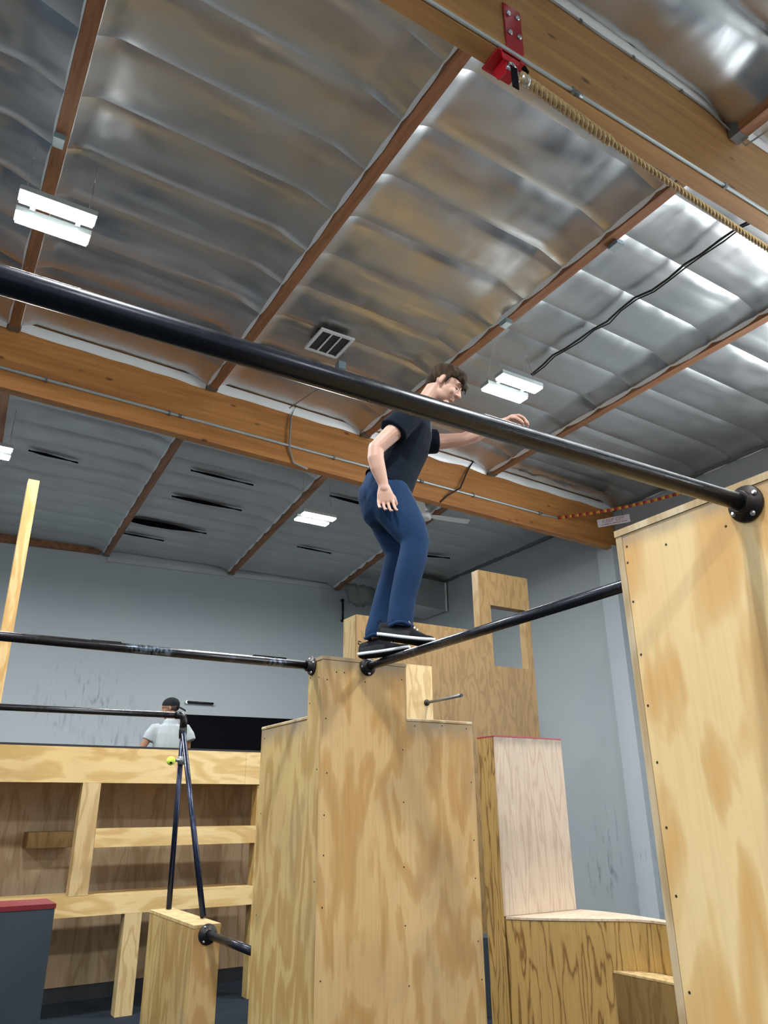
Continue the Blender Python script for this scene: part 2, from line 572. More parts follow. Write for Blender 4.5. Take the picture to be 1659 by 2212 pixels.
obj('window_frame', bm, 'white_metal', win)
for k in range(1, 4):
    yy = WIN[0] + (WIN[1] - WIN[0]) * k / 4
    obj('glazing_bar', box(B(), XW + .06, XW + .1, yy - .02, yy + .02, WIN[2] + .06, WIN[3] - .06), 'white_metal', win)

struct('wall_left', box(B(), XL - .2, XL, YB, 17.6, 0, 7.6), 'wall_plain', 'plain grey side wall beyond the left edge of the view', 'wall')
struct('wall_back', box(B(), XL, XW, YB - .2, YB, 0, 7.6), 'wall_plain', 'plain grey wall behind the viewer', 'wall')

bm = B()
vs = [bm.verts.new((x, y, 7.36 + SL * x + dz)) for dz in (0, .15) for (x, y) in ((XL - .2, YB - .2), (XW + .2, YB - .2), (XW + .2, 17.7), (XL - .2, 17.7))]
for f in ((0, 1, 2, 3), (7, 6, 5, 4), (0, 4, 5, 1), (1, 5, 6, 2), (2, 6, 7, 3), (3, 7, 4, 0)):
    bm.faces.new([vs[i] for i in f])
ceiling = struct('ceiling', bm, 'foil_dull', 'warehouse roof lined with silver foil insulation between wooden joists', 'ceiling')

# joist lines: x at the middle bay, and x at the far wall
JX = [-6.98, -4.6, -2.25, .17, 2.56, 4.90, 7.28]
JF = [-6.5, -4.1, -1.75, .60, 2.90, 5.62, 8.22]
Y1, Y2 = 2.56, 8.47                        # back faces of the two beams
HW = .055                                  # half width of a joist

def panel(xl, xr, yf, v0, v1, seed, nu, nv, dull, zoff=0.0, sag=.015, fold=.32, drop=.10, wrinkle=1.0):
    """one foil-faced batt between two joists: xl(v), xr(v) its edges, yf(x, v) its depth;
    the face folds down to the joists and ends in a pale stapled tab"""
    bm = B()
    us = sorted(set([i / nu for i in range(nu + 1)]))
    G = []
    for j in range(nv + 1):
        w = j / nv
        v = v0 + (v1 - v0) * w
        a, b = xl(v), xr(v)
        row = []
        for u in us:
            x = a + (b - a) * u
            y = yf(x, v)
            z = zf(x) + zoff - sag * math.sin(PI * w) ** .6
            pin = 1 - .22 * math.sin(PI * w)
            eR, eL = max(0, 1 - (b - x) / fold), max(0, 1 - (x - a) / (fold * .55))
            z -= drop * pin * eR + drop * .85 * pin * (eL ** 1.3)
            q = noise.noise(Vector((u * 13 + seed * 7.3, w * 1.2, seed)))
            q2 = noise.noise(Vector((u * 30 + seed * 3.1, w * 1.8, seed + 5)))
            seam = math.exp(-w / .16) + .6 * math.exp(-(1 - w) / .16)
            free = min(1, 12 * w) * min(1, 12 * (1 - w))     # neighbours meet exactly at the seams
            z += free * wrinkle * ((.010 * q + .009 * q2) * seam + .004 * q2)
            z += free * .010 * wrinkle * noise.noise(Vector((u * 2.6 + w * 1.2 + seed, w * 2.0 - u * 1.6, seed * 2.2)))
            if j in (0, nv):
                z += .012
            row.append(bm.verts.new((x, y, z)))
        G.append(row)
    for j in range(nv):
        for i in range(len(us) - 1):
            f = bm.faces.new((G[j][i], G[j][i + 1], G[j + 1][i + 1], G[j + 1][i]))
            f.smooth = True
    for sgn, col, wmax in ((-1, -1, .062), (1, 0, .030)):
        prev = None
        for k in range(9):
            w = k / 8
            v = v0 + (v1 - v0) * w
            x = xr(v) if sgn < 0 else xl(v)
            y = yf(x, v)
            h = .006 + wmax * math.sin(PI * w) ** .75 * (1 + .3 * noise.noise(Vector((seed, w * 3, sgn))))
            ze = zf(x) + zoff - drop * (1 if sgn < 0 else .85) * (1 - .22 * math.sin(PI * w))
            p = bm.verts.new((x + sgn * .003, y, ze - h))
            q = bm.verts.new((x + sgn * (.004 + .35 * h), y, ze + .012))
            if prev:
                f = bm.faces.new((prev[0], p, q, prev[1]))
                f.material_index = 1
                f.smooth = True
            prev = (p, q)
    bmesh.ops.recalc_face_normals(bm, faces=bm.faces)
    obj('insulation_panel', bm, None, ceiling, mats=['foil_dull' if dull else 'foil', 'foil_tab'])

FB_Y, NB_Y = 8.35, 2.44
def fb_y(x):                               # the far beam stands slightly askew too
    return FB_Y + .28 * (x + 8) / 18.15
for b in range(2, 7):
    a_, b_ = JX[b] + HW, (JX[b + 1] - HW if b < 6 else XW - .01)
    for k in range(10):
        panel(lambda v: a_, lambda v: b_, lambda x, v: Y1 + (fb_y(x) - .012 - Y1) * v, k / 10, (k + 1) / 10, b * 20 + k, 40, 10, False)
for b in range(2, 7):                      # far bay: duller, slacker
    def xl_(v):
        return JX[b] * (1 - v) + JF[b] * v + HW
    def xr_(v):
        return JX[b + 1] * (1 - v) + JF[b + 1] * v - HW if b < 6 else XW - .01
    for k in range(13):
        panel(xl_, xr_, lambda x, v: fb_y(x) + .14 + (fwall_y(x) - .06 - fb_y(x) - .14) * v, k / 13, (k + 1) / 13, 200 + b * 20 + k, 26, 8, True, 0, .022, .2, .08, 1.3)
for b in range(3, 7):                      # near bay, over the viewer: slack foil meeting the near beam
    a_, b_ = JX[b] + HW, (JX[b + 1] - HW if b < 6 else XW - .01)
    for k in range(6):
        panel(lambda v: a_, lambda v: b_, lambda x, v: NB_Y - .012 - 3.7 * v, k / 6, (k + 1) / 6, 400 + b * 20 + k, 36, 12, False, .10, .09, .3, .11, 2.2)
# pale foil tape turned down over the beams' faces, one strip for each joist bay
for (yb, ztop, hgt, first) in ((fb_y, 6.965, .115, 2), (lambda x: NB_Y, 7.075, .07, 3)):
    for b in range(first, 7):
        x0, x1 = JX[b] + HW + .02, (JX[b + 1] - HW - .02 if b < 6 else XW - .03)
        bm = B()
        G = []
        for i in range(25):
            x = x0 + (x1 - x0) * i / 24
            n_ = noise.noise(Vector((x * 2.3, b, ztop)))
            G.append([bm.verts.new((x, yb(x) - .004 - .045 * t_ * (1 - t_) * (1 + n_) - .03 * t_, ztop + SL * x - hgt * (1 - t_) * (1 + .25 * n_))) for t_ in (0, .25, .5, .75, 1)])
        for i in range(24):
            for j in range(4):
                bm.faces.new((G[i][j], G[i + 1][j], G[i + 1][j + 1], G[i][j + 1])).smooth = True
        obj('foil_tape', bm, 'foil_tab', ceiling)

# torn seams in the far bay
for (x, y, w, h, r) in ((3.55, 13.95, 1.6, .50, -.05), (3.85, 12.4, 1.3, .26, -.03), (1.15, 11.9, .75, .15, .06), (8.85, 12.6, .9, .20, -.3), (3.3, 14.8, .9, .12, 0), (6.6, 13.6, .8, .12, 0), (6.2, 10.9, 1.3, .16, .03), (3.7, 11.2, 1.1, .12, 0)):
    bm = B()
    top, bot = [], []
    for k in range(13):
        s = k / 12
        wv = (s ** .7 * (1 - s) ** 1.4) / .345 * h * .42 * (1 + .25 * noise.noise(Vector((s * 5, x, y))))
        px, py = x + (s - .5) * w, y + r * (s - .5) * w
        top.append(bm.verts.new((px, py + wv, zf(px) - .062)))
        bot.append(bm.verts.new((px, py - wv, zf(px) - .075)))
    for k in range(12):
        bm.faces.new((bot[k], bot[k + 1], top[k + 1], top[k]))
    r_ = bmesh.ops.extrude_face_region(bm, geom=bm.faces[:])
    bmesh.ops.translate(bm, verts=[v for v in r_['geom'] if isinstance(v, bmesh.types.BMVert)], vec=(0, 0, .02))
    obj('torn_seam', bm, 'tear', ceiling)

# foil flap boxed out in the far right corner, and ragged flap beside the last joist
bm = B()
prism(bm, [(8.92, 5.97), (10.08, 5.90), (10.1, 6.58), (8.92, 6.62)], .9, 1, 13.75)
tag(obj('insulation_flap', bm, 'foil', None, (9.4, 13.75, 6.3)), 'foil-faced panel hanging down in the far right corner of the roof', 'insulation')
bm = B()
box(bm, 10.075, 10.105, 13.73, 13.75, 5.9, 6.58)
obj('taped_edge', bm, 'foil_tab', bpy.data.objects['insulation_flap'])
bm = B()
G = [[bm.verts.new((8.05 + .8 * i / 8, 14.95 - .2 * j / 5 + .05 * math.sin(i * 2), 6.60 - .62 * (j / 5) * (1 - .55 * abs(i / 8 - .35)) + .03 * math.sin(i * 3 + j))) for i in range(9)] for j in range(6)]
for j in range(5):
    for i in range(8):
        bm.faces.new((G[j][i], G[j][i + 1], G[j + 1][i + 1], G[j + 1][i])).smooth = True
bmesh.ops.solidify(bm, geom=bm.faces[:], thickness=.01)
tag(obj('loose_foil', bm, 'foil_dull', None, (7.9, 14.8, 6.3)), 'ragged loose sheet of silver foil hanging by the end of a far joist', 'insulation')
bm = B()
G = [[bm.verts.new((7.45 + 2.1 * i / 14, 8.26 - .05 * j - .02 * math.sin(i * 2.2), 6.92 + SL * 8 - .035 * j * (1 + .7 * noise.noise(Vector((i * .9, j * .7, 3)))) )) for i in range(15)] for j in range(6)]
for j in range(5):
    for i in range(14):
        bm.faces.new((G[j][i], G[j][i + 1], G[j + 1][i + 1], G[j + 1][i])).smooth = True
bmesh.ops.solidify(bm, geom=bm.faces[:], thickness=.006)
tag(obj('crumpled_foil', bm, 'foil', None, (8.4, 8.2, 6.7)), 'crumpled silver foil spilling over the top of the far beam near the wall', 'insulation')

# wooden ledger on the far wall, pilaster on the right wall
bm = B()
x0, x1 = XL + .1, 2.78
prism(bm, [(x0, fwall_y(x0) - .1), (x1, fwall_y(x1) - .1), (x1, fwall_y(x1)), (x0, fwall_y(x0))], .22, 2, 6.80)
o = struct('trim_1', bm, 'joist', 'dark brown timber ledger along the top of the far wall', 'ledger')
bm = B()
x0, x1 = 2.95, 10.1
prism(bm, [(x0, fwall_y(x0) - .05), (x1, fwall_y(x1) - .05), (x1, fwall_y(x1)), (x0, fwall_y(x0))], .10, 2, 6.66)
struct('trim_2', bm, 'foil_dull', 'grey foil strip along the top of the far wall', 'trim')
struct('trim_3', bevel(box(B(), XW - .16, XW, 8.62, 8.98, 0, 5.95), .01), 'pilaster', 'grey pilaster under the far beam end on the right wall', 'pilaster')
bm = B()
box(bm, XW - .05, XW, 4.9, fwall_y(XW) - .02, 6.60, 6.66)
struct('trim_4', bm, 'galv_dark', 'thin dark strip where the right wall meets the foil roof', 'trim')

# ------------------------------------------------------------------ beams and joists
def sloped_beam(name, y0, y1, x0, x1, zb0, zb1, zt0, zt1, m, label, dy=0):
    bm = B()
    vs = [bm.verts.new(c) for c in ((x0, y0, zb0), (x1, y0 + dy, zb1), (x1, y1 + dy, zb1), (x0, y1, zb0), (x0, y0, zt0), (x1, y0 + dy, zt1), (x1, y1 + dy, zt1), (x0, y1, zt0))]
    for f in ((3, 2, 1, 0), (4, 5, 6, 7), (0, 1, 5, 4), (1, 2, 6, 5), (2, 3, 7, 6), (3, 0, 4, 7)):
        bm.faces.new([vs[i] for i in f])
    bevel(bm, .012)
    return tag(obj(name, bm, m, None, (x0, y0, zb0)), label, 'beam', 'glulam roof beams')
FB_Y = 8.35
far_beam = sloped_beam('ceiling_beam', FB_Y, FB_Y + .13, XL, XW - .02, 6.085 + .0195 * 8, 6.085 - .0195 * 10.1, 7.0 - SL * 8, 7.0 + SL * 10.1, 'glulam', 'far orange glulam beam crossing the whole roof behind the standing person', .28)
NB_Y = 2.44
near_beam = sloped_beam('ceiling_beam', NB_Y, NB_Y + .125, XL, XW - .02, 6.09, 6.03, 7.2, 7.02, 'glulam_near', 'near honey-coloured glulam beam across the top right corner carrying the red bracket')

joist_names = {3: 'long joist at the left edge above the hanging light panel', 4: 'joist in the middle of the roof left of the square vent', 5: 'joist running down behind the head of the standing person', 6: 'joist nearest the right wall in the middle bay', 2: 'joist left of the picture edge in the middle bay'}
far_names = {3: 'far-bay joist at the very left', 4: 'far-bay joist above the tall pine post', 5: 'far-bay joist just left of the far light panel', 6: 'far-bay joist ending at the ragged foil near the far corner', 2: 'far-bay joist beyond the left picture edge'}
def joist(i, xa, ya, xb, yb, label, grp):
    t = thing('roof_joist', label, 'joist', (xa, ya, zj(xa)), grp)
    bm = B()
    d = Vector((xb - xa, yb - ya, 0)).normalized()
    s = Vector((d.y, -d.x, 0)) * HW
    h = Vector((0, 0, .34))
    za, zb = Vector((xa, ya, zj(xa))), Vector((xb, yb, zj(xb)))
    vs = [bm.verts.new(c) for c in (za - s, za + s, zb + s, zb - s, za - s + h, za + s + h, zb + s + h, zb - s + h)]
    for f in ((3, 2, 1, 0), (4, 5, 6, 7), (0, 1, 5, 4), (1, 2, 6, 5), (2, 3, 7, 6), (3, 0, 4, 7)):
        bm.faces.new([vs[k] for k in f])
    obj('timber', bevel(bm, .004), 'joist', t)
    for (p, sg) in ((za, 1), (zb, -1)):    # galvanised hangers
        bm = B()
        y = p.y + sg * .05
        box(bm, p.x - HW - .006, p.x - HW - .001, y - .045, y + .045, p.z - .004, p.z + .2)
        box(bm, p.x + HW + .001, p.x + HW + .006, y - .045, y + .045, p.z - .004, p.z + .2)
        box(bm, p.x - HW - .006, p.x + HW + .006, y - .045, y + .045, p.z - .008, p.z - .002)
        obj('joist_hanger', bm, 'galv_dark', t)
    return t
for i in (2, 3, 4, 5, 6):
    joist(i, JX[i], Y1 + .01, JX[i], FB_Y - .01 + .28 * max(0, JX[i] + 8) / 18.15 * .9, 'red-brown ' + joist_names[i], 'middle bay joists')
for i in (2, 3, 4, 5, 6):
    xa = JX[i]
    ya = FB_Y + .135 + .28 * (xa + 8) / 18.15
    joist(i, xa, ya, JF[i], fwall_y(JF[i]) - .11, 'dark ' + far_names[i], 'far bay joists')
for i in (3, 4, 5, 6):
    joist(i, JX[i], -5.5, JX[i], NB_Y - .01, ('red-brown joist meeting the near beam in the top right corner' if i == 5 else ['', '', '', 'joist over the viewer above the left edge', 'joist over the viewer near the middle', '', 'joist over the viewer near the right wall'][i]), 'near bay joists')

# ------------------------------------------------------------------ ceiling light panels
def light_panel(cx, cy, label, cz=6.28, w=.60, d=.43, wires=True):
    cz = cz + SL * cx
    t = thing('light_panel', label, 'light', (cx, cy, cz), 'hanging two-strip light panels')
    bm = B()
    for s in (-1, 1):
        yy = cy + s * (d / 2 - .085)
        box(bm, cx - w / 2, cx + w / 2, yy - .072, yy + .072, cz, cz + .05)
    for s in (-1, 1):
        box(bm, cx + s * w * .3 - .02, cx + s * w * .3 + .02, cy - d / 2 + .17, cy + d / 2 - .17, cz + .03, cz + .05)
    obj('housing', bm, 'galv', t)
    for s in (-1, 1):
        yy = cy + s * (d / 2 - .085)
        obj('diffuser', bevel(box(B(), cx - w / 2 + .012, cx + w / 2 - .012, yy - .068, yy + .068, cz - .022, cz - .001), .006), 'lamp', t)
    if wires:
        for sx in (-1, 1):
            px = cx + sx * (w / 2 - .05)
            bm = B()
            for sy in (-1, 1):
                rod(bm, (px, cy + sy * .15, cz + .05), (px, cy - .02, zf(px) - .2), .0025, 6)
            rod(bm, (px, cy - .02, zf(px) - .2), (px, cy - .02, zf(px) - .02), .003, 6)
            obj('hanging_wire', bm, 'wire', t)
    for s in (-1, 1):
        ld = bpy.data.lights.new('strip_lamp', 'AREA')
        ld.shape = 'RECTANGLE'
        ld.size, ld.size_y = w - .03, .13
        ld.energy = LAMP_POWER / 2
        ld.color = (.95, .985, 1)
        lo = bpy.data.objects.new('strip_lamp', ld)
        COL.objects.link(lo)
        lo.parent = t
        lo.location = (0, s * (d / 2 - .085), -.026)
    return t
light_panel(.25, 5.66, 'bright two-strip light panel hanging at the left above the thick bar')
light_panel(5.23, 5.67, 'bright two-strip light panel hanging just right of the climber\'s head')
light_panel(5.12, 10.55, 'bright light panel in the far bay left of the ceiling fan')
light_panel(.20, 10.72, 'light panel half cut off by the left picture edge in the far bay')
for (x, y, s) in ((.25, .75, 'light panel overhead in front of the near beam, above the viewer'), (5.2, .75, 'light panel overhead in front of the near beam, to the viewer\'s right'), (-4.7, .75, 'light panel overhead in front of the near beam, to the viewer\'s left'),
                  (-4.7, 5.66, 'light panel left of the picture in the middle bay'), (-4.7, 10.6, 'light panel left of the picture in the far bay'),
                  (.25, -4.2, 'light panel behind the viewer'), (5.2, -4.2, 'light panel behind the viewer towards the right wall'), (-4.7, -4.2, 'light panel behind the viewer towards the left wall')):
    light_panel(x, y, s)

# ------------------------------------------------------------------ things on the beams
def on_fb(x, z, off=.02):
    return Vector((x, fb_y(x) - off, z))
def conduit_run(name, label, pts, r, m, coupl=(), straps=(), cat='conduit'):
    t = thing(name, label, cat, pts[0])
    bm = B()
    loft(bm, pts, r, 12)
    obj('pipe', bm, m, t)
    for p, d in coupl:
        d = Vector(d).normalized() * .035
        obj('coupling', rod(B(), Vector(p) - d, Vector(p) + d, r * 1.35, 12), 'galv_dark', t)
    for (x, y, z) in straps:
        bm = B()
        box(bm, x - .012, x + .012, y - r * 1.25, y + r, z - r * 1.6, z + r * 1.6)
        obj('pipe_strap', bm, 'galv_dark', t)
    return t
def cz1(x):
    return 6.31 - .0135 * x
xs = [-1.2, 1, 3, 5, 7, 8.2]
pts = [on_fb(x, cz1(x)) for x in xs] + [on_fb(8.35, cz1(8.35) - .01), on_fb(8.70, 6.20)]
conduit_run('conduit', 'long grey steel conduit along the face of the far beam', pts, .019, 'galv',
            [(on_fb(x, cz1(x)), (1, .0154, -.0135)) for x in (2.2, 5.9)] + [(on_fb(8.3, cz1(8.3)), (1, .0154, -.0135))], [tuple(on_fb(x, cz1(x))) for x in (.6, 2.05, 4.4, 6.9)])
pts = [(x, NB_Y - .016, 6.082 - .0035 * x) for x in (-3, 0, 2, 4, 6, 9)]
conduit_run('conduit', 'grey conduit running along the bottom edge of the near beam', pts, .013, 'galv', [((3.05, NB_Y - .016, 6.071), (1, 0, 0))], [(x, NB_Y - .016, 6.082 - .0035 * x) for x in (1.2, 3.0, 4.6)])
pts = [(x, NB_Y - .01, 6.925 - .006 * x + .008 * math.sin(x * 5)) for x in [1 + .4 * k for k in range(10)]] + [(4.75, NB_Y - .012, 6.85), (4.98, NB_Y - .06, 6.66), (5.05, NB_Y - .6, 6.66)]
conduit_run('cable', 'thin grey cable stapled along the upper edge of the near beam', pts, .008, 'cable_grey', (), [(1 + .55 * k, NB_Y - .01, 6.925 - .006 * (1 + .55 * k)) for k in range(1, 7)], 'cable')
pts = [on_fb(3.95, 7.0, .03), on_fb(3.78, 6.9, .03), on_fb(3.71, 6.7, .03), on_fb(3.70, 6.4, .045), on_fb(3.71, 6.2, .03), on_fb(3.78, 6.02, .02), on_fb(4.0, 5.985, .01)]
conduit_run('cable', 'pale flexible cable looping down over the far beam', pts, .013, 'cable_grey', (), (), 'cable')
pts = [on_fb(7.15, 7.0, .03), on_fb(6.98, 6.9, .03), on_fb(6.80, 6.62, .03), on_fb(6.62, 6.27, .05), on_fb(6.38, 6.10, .03), on_fb(6.25, 5.97, .0)]
conduit_run('cable', 'dark cord slanting down the far beam to the ceiling fan', pts, .012, 'cable', (), (), 'cable')

# striped sleeve cable and hanging sign
p0, p1 = on_fb(8.72, 6.20), Vector((10.06, 6.72, 6.36))
st = thing('striped_cable', 'red and yellow striped cable from the conduit end towards the right wall', 'cable', p0)
N = 40
L = []
for k in range(N + 1):
    s = k / N
    p = p0.lerp(p1, s)
    L.append(p + Vector((0, 0, -.06 * math.sin(PI * s))))
for k in range(N):
    ob = obj('sleeve_band', loft(B(), [L[k], L[k + 1]], .026, 10, None, True), 'band_red' if k % 2 == 0 else 'band_yellow', st)
sg = thing('warning_sign', 'small white KEEP OFF sign hanging from the striped cable', 'sign', L[15] - Vector((0, 0, .27)))
sa, sb = L[11] - Vector((0, 0, .27)), L[20] - Vector((0, 0, .27))
du = (sb - sa).normalized()
dn = Vector((-du.y, du.x, 0)).normalized()
if dn.y > 0:
    dn = -dn
dv = dn.cross(du) if dn.cross(du).z > 0 else du.cross(dn)
bm = B()
Ls, Hs = (sb - sa).length, .135
q = [sa, sb, sb + dv * Hs, sa + dv * Hs]
v0 = [bm.verts.new(p) for p in q] + [bm.verts.new(p - dn * .008) for p in q]
for f in ((0, 1, 2, 3), (7, 6, 5, 4), (0, 4, 5, 1), (1, 5, 6, 2), (2, 6, 7, 3), (3, 7, 4, 0)):
    bm.faces.new([v0[i] for i in f])
bmesh.ops.recalc_face_normals(bm, faces=bm.faces)
obj('board', bm, 'sign_white', sg)
fc = bpy.data.curves.new('sign_text', 'FONT')
fc.body = 'KEEP OFF'
fc.size = .085
fc.align_x = 'CENTER'
fc.align_y = 'CENTER'
fc.extrude = .001
to = bpy.data.objects.new('sign_text_src', fc)
COL.objects.link(to)
dg = bpy.context.evaluated_depsgraph_get()
dg.update()
me = bpy.data.meshes.new_from_object(to.evaluated_get(dg))
bpy.data.objects.remove(to)
me.name = 'lettering'
me.materials.clear()
me.materials.append(M['sign_red'])
ctr = (sa + sb) / 2 + dv * Hs * .62 + dn * .003
R3 = Matrix((du, dv, dn)).transposed()
me.transform(Matrix.Translation(ctr - Vector(sg.location)) @ R3.to_4x4())
lt = bpy.data.objects.new('lettering', me)
COL.objects.link(lt)
lt.parent = sg
bm = B()
for k in range(9):
    c = sa + du * (Ls * (.14 + .72 * k / 8)) + dv * Hs * .22 + dn * .003
    w = Vector(du) * (.012 + .006 * (k % 3))
    h = Vector(dv) * .008
    bm.faces.new([bm.verts.new(c + a * w + b * h) for a, b in ((-1, -1), (1, -1), (1, 1), (-1, 1))])
obj('small_print', bm, 'sign_red', sg)
for k in (13, 18):
    q = L[k]
    bm = rod(B(), (q.x, q.y, q.z - .27 + Hs * .97), (q.x, q.y, q.z - .02), .004, 6)
    obj('string', bm, 'cable', sg)

# ceiling fan under the far bay
fx, fy, fz = 6.44, 9.3, 6.03
fan = thing('ceiling_fan', 'pale ceiling fan with flat blades below the far beam', 'fan', (fx, fy, fz))
bm = B()
loft(bm, [(fx, fy, fz - .055), (fx, fy, fz - .05), (fx, fy, fz + .03), (fx, fy, fz + .05)], [.09, .125, .125, .11], 24)
obj('hub', bm, 'white_metal', fan)
bm = B()
loft(bm, [(fx, fy, fz + .05), (fx, fy, fz + .10), (fx, fy, fz + .34), (fx, fy, fz + .40)], [.09, .105, .135, .12], 24)
obj('motor_housing', bm, 'galv', fan)
obj('down_rod', rod(B(), (fx, fy, fz + .4), (fx, fy, zf(fx)), .02, 10), 'galv_dark', fan)
for a in (-8, 112, 232):
    ca, sa_ = math.cos(math.radians(a)), math.sin(math.radians(a))
    bm = B()
    prism(bm, [(.10, -.035), (.24, -.055), (.82, -.075), (.84, .06), (.24, .06), (.10, .035)], .012, 2, 0)
    bmesh.ops.transform(bm, verts=bm.verts, matrix=Matrix.Translation((fx, fy, fz + .01)) @ Matrix.Rotation(math.radians(a), 4, 'Z') @ Matrix.Rotation(math.radians(-9), 4, 'X'))
    obj('blade', bm, 'white_metal', fan)
dx, dy, dz = 7.55, 9.1, 6.24
sp = thing('bracket_box', 'small dark fixture under the far beam beside the ceiling fan', 'fixture', (dx, dy, dz))
obj('body', bevel(box(B(), dx - .05, dx + .24, dy - .07, dy + .07, dz - .04, dz + .07), .015), 'galv_dark', sp)
obj('arm', rod(B(), (dx + .0, dy, dz + .05), (dx - .06, dy, zf(dx) - .04), .018, 8), 'cable', sp)
obj('lamp_head', loft(B(), [(dx - .15, dy, dz - .03), (dx - .05, dy, dz + .01)], [.07, .05], 12), 'cable', sp)

# roof vent with three panes and its little box
vx0, vx1, vy0, vy1 = 3.215, 3.655, 6.585, 7.05
def vz(x):
    return 6.905 + SL * x
vt = thing('roof_vent', 'white framed square vent with three dark panels in the foil roof', 'vent', ((vx0 + vx1) / 2, (vy0 + vy1) / 2, vz(3.4)))
bm = B()
z0 = vz(3.43) - .02
for (a, b, c, d) in ((vx0, vx1, vy0, vy0 + .035), (vx0, vx1, vy1 - .035, vy1), (vx0, vx0 + .035, vy0 + .035, vy1 - .035), (vx1 - .035, vx1, vy0 + .035, vy1 - .035)):
    box(bm, a, b, c, d, z0, z0 + .025)
obj('frame', bm, 'white_metal', vt)
w3 = (vx1 - vx0 - .07) / 3
for k in range(3):
    obj('vent_panel', box(B(), vx0 + .035 + k * w3 + .006, vx0 + .035 + (k + 1) * w3 - .006, vy0 + .036, vy1 - .036, z0 + .012, z0 + .02), 'vent_dark', vt)
    if k:
        obj('mullion', box(B(), vx0 + .035 + k * w3 - .009, vx0 + .035 + k * w3 + .009, vy0 + .035, vy1 - .035, z0 + .002, z0 + .022), 'white_metal', vt)
jb = thing('junction_box', 'blue-grey junction box with dangling cable beside the roof vent', 'junction box', (3.74, 7.12, vz(3.7)))
obj('box_body', bevel(box(B(), 3.70, 3.80, 7.07, 7.17, vz(3.7) - .10, vz(3.7) - .0), .006), 'teal_box', jb)
obj('cable', loft(B(), [(3.77, 7.15, vz(3.7) - .09), (3.79, 7.2, vz(3.7) - .17), (3.77, 7.26, vz(3.7) - .24), (3.70, 7.32, vz(3.7) - .27), (3.62, 7.5, vz(3.7) - .22), (3.6, 8.3, vz(3.7) - .1)], .008, 8), 'cable_grey', jb)

# boxes and cables on joists and foil
def small_box(x, y, z, label):
    t = thing('junction_box', label, 'junction box', (x, y, z))
    obj('box_body', bevel(box(B(), x - .045, x + .045, y - .06, y + .06, z - .05, z), .006), 'teal_box', t)
    obj('cover', box(B(), x - .04, x + .04, y - .055, y + .055, z - .056, z - .0505), 'galv', t)
small_box(.15, 5.34, zj(.15) - .002, 'junction box under the left joist above the light panel')
small_box(4.98, 3.78, zj(4.98) + .02, 'junction box on the middle joist below the near beam')
small_box(4.86, 5.28, zj(4.86) - .002, 'junction box on the joist above the climber\'s head')
pts = [(5.86 + .02 * math.sin(k * 1.3), 2.6 + 3.4 * k / 16, zf(5.86) - .10 - .02 * math.sin(k * 2.1)) for k in range(17)]
t = conduit_run('cable', 'bundle of black cables across the foil right of the climber', pts, .012, 'cable', (), (), 'cable')
pts2 = [(p[0] + .03 + .012 * math.sin(k * 2.7), p[1], p[2] - .008) for k, p in enumerate(pts)]
obj('pipe', loft(B(), pts2, .008, 8), 'cable', t)
pts = [(JX[5] + .055, 2.8 + .6 * k, zj(4.9) + .03 + .01 * (k % 2)) for k in range(9)]
conduit_run('cable', 'dark cable stapled along the middle joist', pts, .007, 'cable', (), (), 'cable')

# red bracket with strap, shackle and rope on the near beam
rb = thing('rope_bracket', 'red steel rope bracket bolted to the near beam', 'bracket', (2.52, NB_Y, 6.1))
yb = NB_Y - .014
bm = B()
prism(bm, [(2.440, 6.53), (2.590, 6.53), (2.585, 6.135), (2.52, 5.99), (2.40, 5.985), (2.385, 6.06), (2.44, 6.135)], .012, 1, yb)
obj('plate', bevel(bm, .003), 'red_steel', rb)
bm = B()
box(bm, 2.36, 2.585, NB_Y - .014, NB_Y + .15, 6.035, 6.05)
obj('saddle', bevel(bm, .003), 'red_steel', rb)
bm = B()
prism(bm, [(NB_Y - .014, 6.06), (NB_Y + .14, 6.06), (NB_Y + .09, 5.92), (NB_Y + .02, 5.90)], .012, 0, 2.43)
obj('gusset', bm, 'red_steel', rb)
for (x, z) in ((2.475, 6.44), (2.553, 6.45), (2.475, 6.26), (2.553, 6.27)):
    obj('bolt', loft(B(), [(x, yb, z), (x, yb - .006, z), (x, yb - .014, z)], [.02, .02, .014], 6), 'bolt', rb)
rp0 = Vector((2.47, 2.40, 5.90))
sh = thing('shackle', 'steel shackle with black strap under the red bracket', 'shackle', rp0)
bm = B()
loft(bm, [(2.45 + .035 * math.cos(a), 2.41, 5.90 + .045 * math.sin(a)) for a in [PI * k / 8 for k in range(-1, 10)]], .008, 8)
obj('bow', bm, 'chrome', sh)
obj('pin', rod(B(), (2.40, 2.41, 5.885), (2.50, 2.41, 5.885), .009, 8), 'bolt', sh)
bm = box(B(), 2.425, 2.475, 2.395, 2.402, 5.72, 5.90)
obj('strap', bm, 'black', sh)
bm = loft(B(), [(2.52, 2.385, 5.93), (2.545, 2.385, 5.90), (2.53, 2.385, 5.86)], .016, 8)
obj('loop', bm, 'black', sh)

